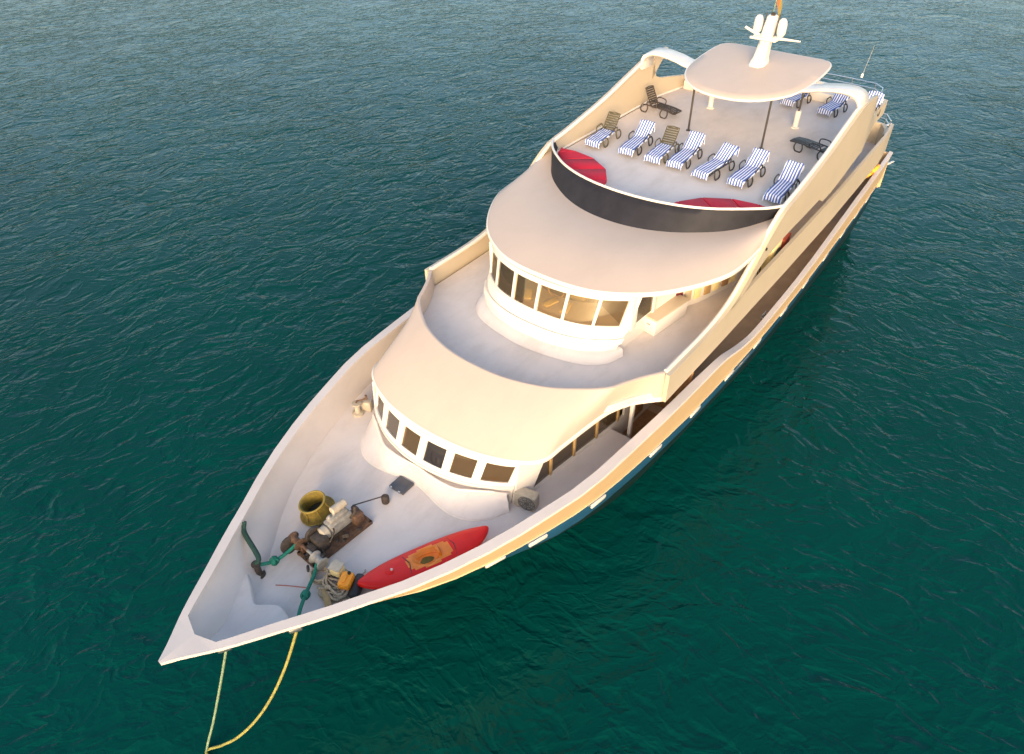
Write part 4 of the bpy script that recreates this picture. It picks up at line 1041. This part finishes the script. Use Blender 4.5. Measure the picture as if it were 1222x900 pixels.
bm = nb(); lathe(bm, [(.045, 0), (.045, .05)], 10, Matrix.Translation((-.15, .05, .27))); obj('can_cap', bm, 'hollow_black', t)
bm = nb(); box(bm, (0, 0, .15), (.30, .32, .30), bev=.05); t = thing('storage_tub', 'pale cream plastic tub next to the orange can on the rope heap', 'tub', V(4.52, .72, 3.95), R(15)); obj('tub_body', bm, 'curtain', t)
bm = nb(); box(bm, (0, 0, .32), (.33, .35, .05), bev=.02); obj('tub_lid', bm, 'machine_white', t)
rp2 = thing('rope_coil', 'small grey brown rope coil by the windlass drum on the foredeck', 'rope', V(4.20, .32, 3.75))
bm = nb()
for lay in range(4): tube(bm, [Vector(((.22+.02*math.sin(lay*2))*math.cos(a), .24*math.sin(a), .04+.05*lay+.015*math.sin(3*a+lay))) for a in [k*math.pi/9 for k in range(18)]], .03, 6, closed=True)
obj('coil', bm, 'tan_rope', rp2)
t = thing('mooring_fender', 'dark round rubber fender wedged between kayak bow and bulwark', 'fender', V(4.55, 1.42, 3.76), R(28))
bm = nb(); lathe(bm, [(.03, -.38), (.13, -.32), (.16, -.15), (.16, .15), (.13, .32), (.03, .38)], 16, Matrix.Translation((0, 0, .16)) @ Matrix.Rotation(R(90), 4, 'Y')); obj('fender_body', bm, 'dark_plastic', t)
bm = nb(); tube(bm, [(-.38, 0, .16), (-.5, .05, .1), (-.62, 0, .04)], .02, 6); obj('fender_rope', bm, 'tan_rope', t)
t = thing('wood_block', 'short weathered timber block next to the rope heap at the port bulwark', 'timber', V(3.86, .98, 3.75), R(60))
bm = nb(); box(bm, (0, 0, .08), (.62, .18, .15), bev=.02); obj('block', bm, 'wood_light', t)

# bollards and green ropes
def bollard(s, y, lab):
    t = thing('bollard', lab, 'bollard', V(s, y, 4.10 if s < 2.95 else DECKZ))
    bm = nb(); lathe(bm, [(.16, 0), (.16, .03), (.09, .05), (.085, .42), (.13, .46), (.13, .50), (.01, .52)], 16); obj('bollard_post', bm, 'rust_dark', t)
    return t
BY = -lin(3.25, 4.0)+.16
bollard(3.25, BY, 'short dark bollard by the raised bow platform on the starboard side')
def ropething(name, label, pts, r, m, n=8, cat='rope', knots=()):
    P = [Vector(p) for p in pts]; c0 = P[0]; bm = nb(); N_ = 16*(len(P)-1)
    tube(bm, [cr(P, i/N_)-c0 for i in range(N_+1)], r, n)
    o = obj(name, bm, m); o.location = c0; tag(o, label, cat)
    for k in knots:
        bm = nb(); q = Vector(k)-c0; rnd = random.Random(int(k[0]*10))
        for j in range(4):
            ax = Vector((rnd.uniform(-1, 1), rnd.uniform(-1, 1), rnd.uniform(-.4, .4))).normalized(); b1 = ax.orthogonal().normalized(); b2 = ax.cross(b1)
            tube(bm, [q+(b1*math.cos(a)+b2*math.sin(a))*r*1.9 for a in [i*math.pi/6 for i in range(12)]], r*.9, 6, closed=True)
        obj('knot', bm, m, o)
    return o
ropething('dark_rope', 'dark green rope led from the starboard bulwark to the bow bollard', [V(3.75, -lin(3.75, 4.75)+.04, 4.78), V(3.6, -lin(3.6, 4.5)+.07, 4.55), V(3.4, BY-.06, 4.35), V(3.25, BY, 4.22)], .075, 'dark_green_rope')
ropething('green_rope', 'green knotted rope running from the starboard bollard to the windlass', [V(3.25, BY, 4.20), V(3.45, BY+.06, 4.08), V(3.7, -.93, 3.99), V(4.0, -.86, 4.02), V(4.38, -.80, 4.12)], .052, 'green_rope', knots=[V(3.7, -.93, 4.0)])
ropething('green_rope', 'green knotted rope running from the windlass to the port bow fairlead', [V(4.42, .05, 4.12), V(4.1, .26, 4.0), V(3.8, .42, 3.98), V(3.5, .62, 4.05), V(3.05, .98, 4.2), V(2.8, 1.25, 4.25)], .052, 'green_rope', knots=[V(3.5, .62, 4.05)])
ropething('light_line', 'thin red line lying on the white foredeck near the green rope', [V(3.3, -.45, 3.765), V(3.5, -.15, 3.765), V(3.65, .1, 3.765), V(3.8, .35, 3.765)], .010, 'pink_red')
END = V(-.10, -.36, 0.0)
s1 = V(1.18, .70, 4.62); s2 = V(2.55, 1.58, 4.55)
ropething('mooring_rope', 'pale green straight mooring rope from the bow tip to the water', [s1, s1.lerp(END, .33)+Vector((0, 0, -.05)), s1.lerp(END, .66)+Vector((0, 0, -.05)), END+Vector((.0, 0, .03)), END+Vector((.05, .35, .02)), END+Vector((.1, .8, -.15))], .032, 'pale_rope')
def sag(t, k): return s2.lerp(END, t)+Vector((0, 0, -k*4*t*(1-t)))
ropething('mooring_rope', 'yellow sagging mooring rope hanging in a curve from the port bow to the water', [sag(i/8, 1.15)+Vector((0, 0, max(0, .12+1.15*4*(i/8)*(1-i/8)-s2.lerp(END, i/8).z) if i < 8 else .04)) for i in range(9)]+[END+Vector((.07, .4, .03)), END+Vector((.12, .85, -.15))], .038, 'yellow_rope')
for (p, lab) in ((s1, 'a'), (s2, 'b')):
    bm = nb(); box(bm, p+Vector((0, -.02, .1)), (.34, .16, .16), Matrix.Rotation(R(-32), 3, 'Z'), bev=.05); ship('fairlead', bm, 'steel', hull)

# clutter on the upper side deck and stern
AC(V(23.2, 4.52, 5.75), R(0), 'cream air conditioner unit under the sun deck overhang on the port side deck', .85, .42, 1.22, 'curtain')
t = thing('folded_chair', 'dark folded deck chair standing on the port side deck behind the cream bulwark', 'chair', V(22.2, 4.25, 5.75), R(10))
bm = nb(); box(bm, (0, 0, .95), (.5, .08, .75), Euler((R(12), 0, 0)), bev=.03); obj('backrest', bm, 'dark_plastic', t)
bm = nb(); box(bm, (0, .1, .5), (.48, .42, .05), bev=.02); obj('seat', bm, 'dark_plastic', t)
for x in (-.22, .22):
    for y in (-.1, .28):
        bm = nb(); tube(bm, [(x, y, .5), (x, y*1.2, 0)], .025, 6); obj('leg', bm, 'dark_steel', t)
t = thing('storage_crate', 'reddish brown crate behind the cream unit on the port side deck', 'crate', V(24.3, 4.45, 5.75), R(5))
bm = nb()
for k in range(4): box(bm, (0, 0, .12+.24*k), (.7, .5, .2), bev=.02)
for x in (-.32, .32): box(bm, (x, .26, .48), (.06, .03, .95))
obj('slats', bm, 'pink_red', t)
t = thing('lifebuoy', 'orange yellow lifebuoy hanging inside the port stern bulwark', 'lifebuoy', V(36.3, 4.62, 4.98))
t.rotation_euler = (R(55), 0, R(0))
bm = nb(); tube(bm, [(.36*math.cos(a), .36*math.sin(a), 0) for a in [k*math.pi/14 for k in range(28)]], .11, 10, closed=True); obj('ring', bm, 'yellow', t)
bm = nb()
for k in range(4):
    a = k*math.pi/2+.4; tube(bm, [(.36*math.cos(a+d), .36*math.sin(a+d), 0) for d in (-.15, 0, .15)], .117, 10)
obj('reflective_band', bm, 'kayak_orange', t)
t = thing('life_raft_case', 'yellow life raft canister at the port stern corner of the main deck', 'life raft', V(37.9, 3.95, 3.75), R(0))
bm = nb(); lathe(bm, [(.05, -.55), (.3, -.5), (.34, -.4), (.34, .4), (.3, .5), (.05, .55)], 20, Matrix.Translation((0, 0, .55)) @ Matrix.Rotation(R(90), 4, 'Y')); obj('canister', bm, 'yellow', t)
bm = nb(); box(bm, (-.3, 0, .12), (.1, .5, .24)); box(bm, (.3, 0, .12), (.1, .5, .24)); obj('cradle', bm, 'steel', t)
# gangplank on the side deck
t = thing('gangplank', 'brown timber gangplank lying on the port side deck against the bulwark', 'gangplank', V(15.2, 4.45, 3.20), R(-4)); t.rotation_euler = (R(-35), 0, R(-2))
bm = nb()
for k in range(4): box(bm, (0, -.24+.16*k, .05), (2.6, .145, .04), bev=.008)
obj('planks', bm, 'wood', t)
bm = nb()
for x in (-1.1, -.4, .4, 1.1): box(bm, (x, 0, .09), (.07, .62, .03))
obj('cleats', bm, 'wood_light', t)
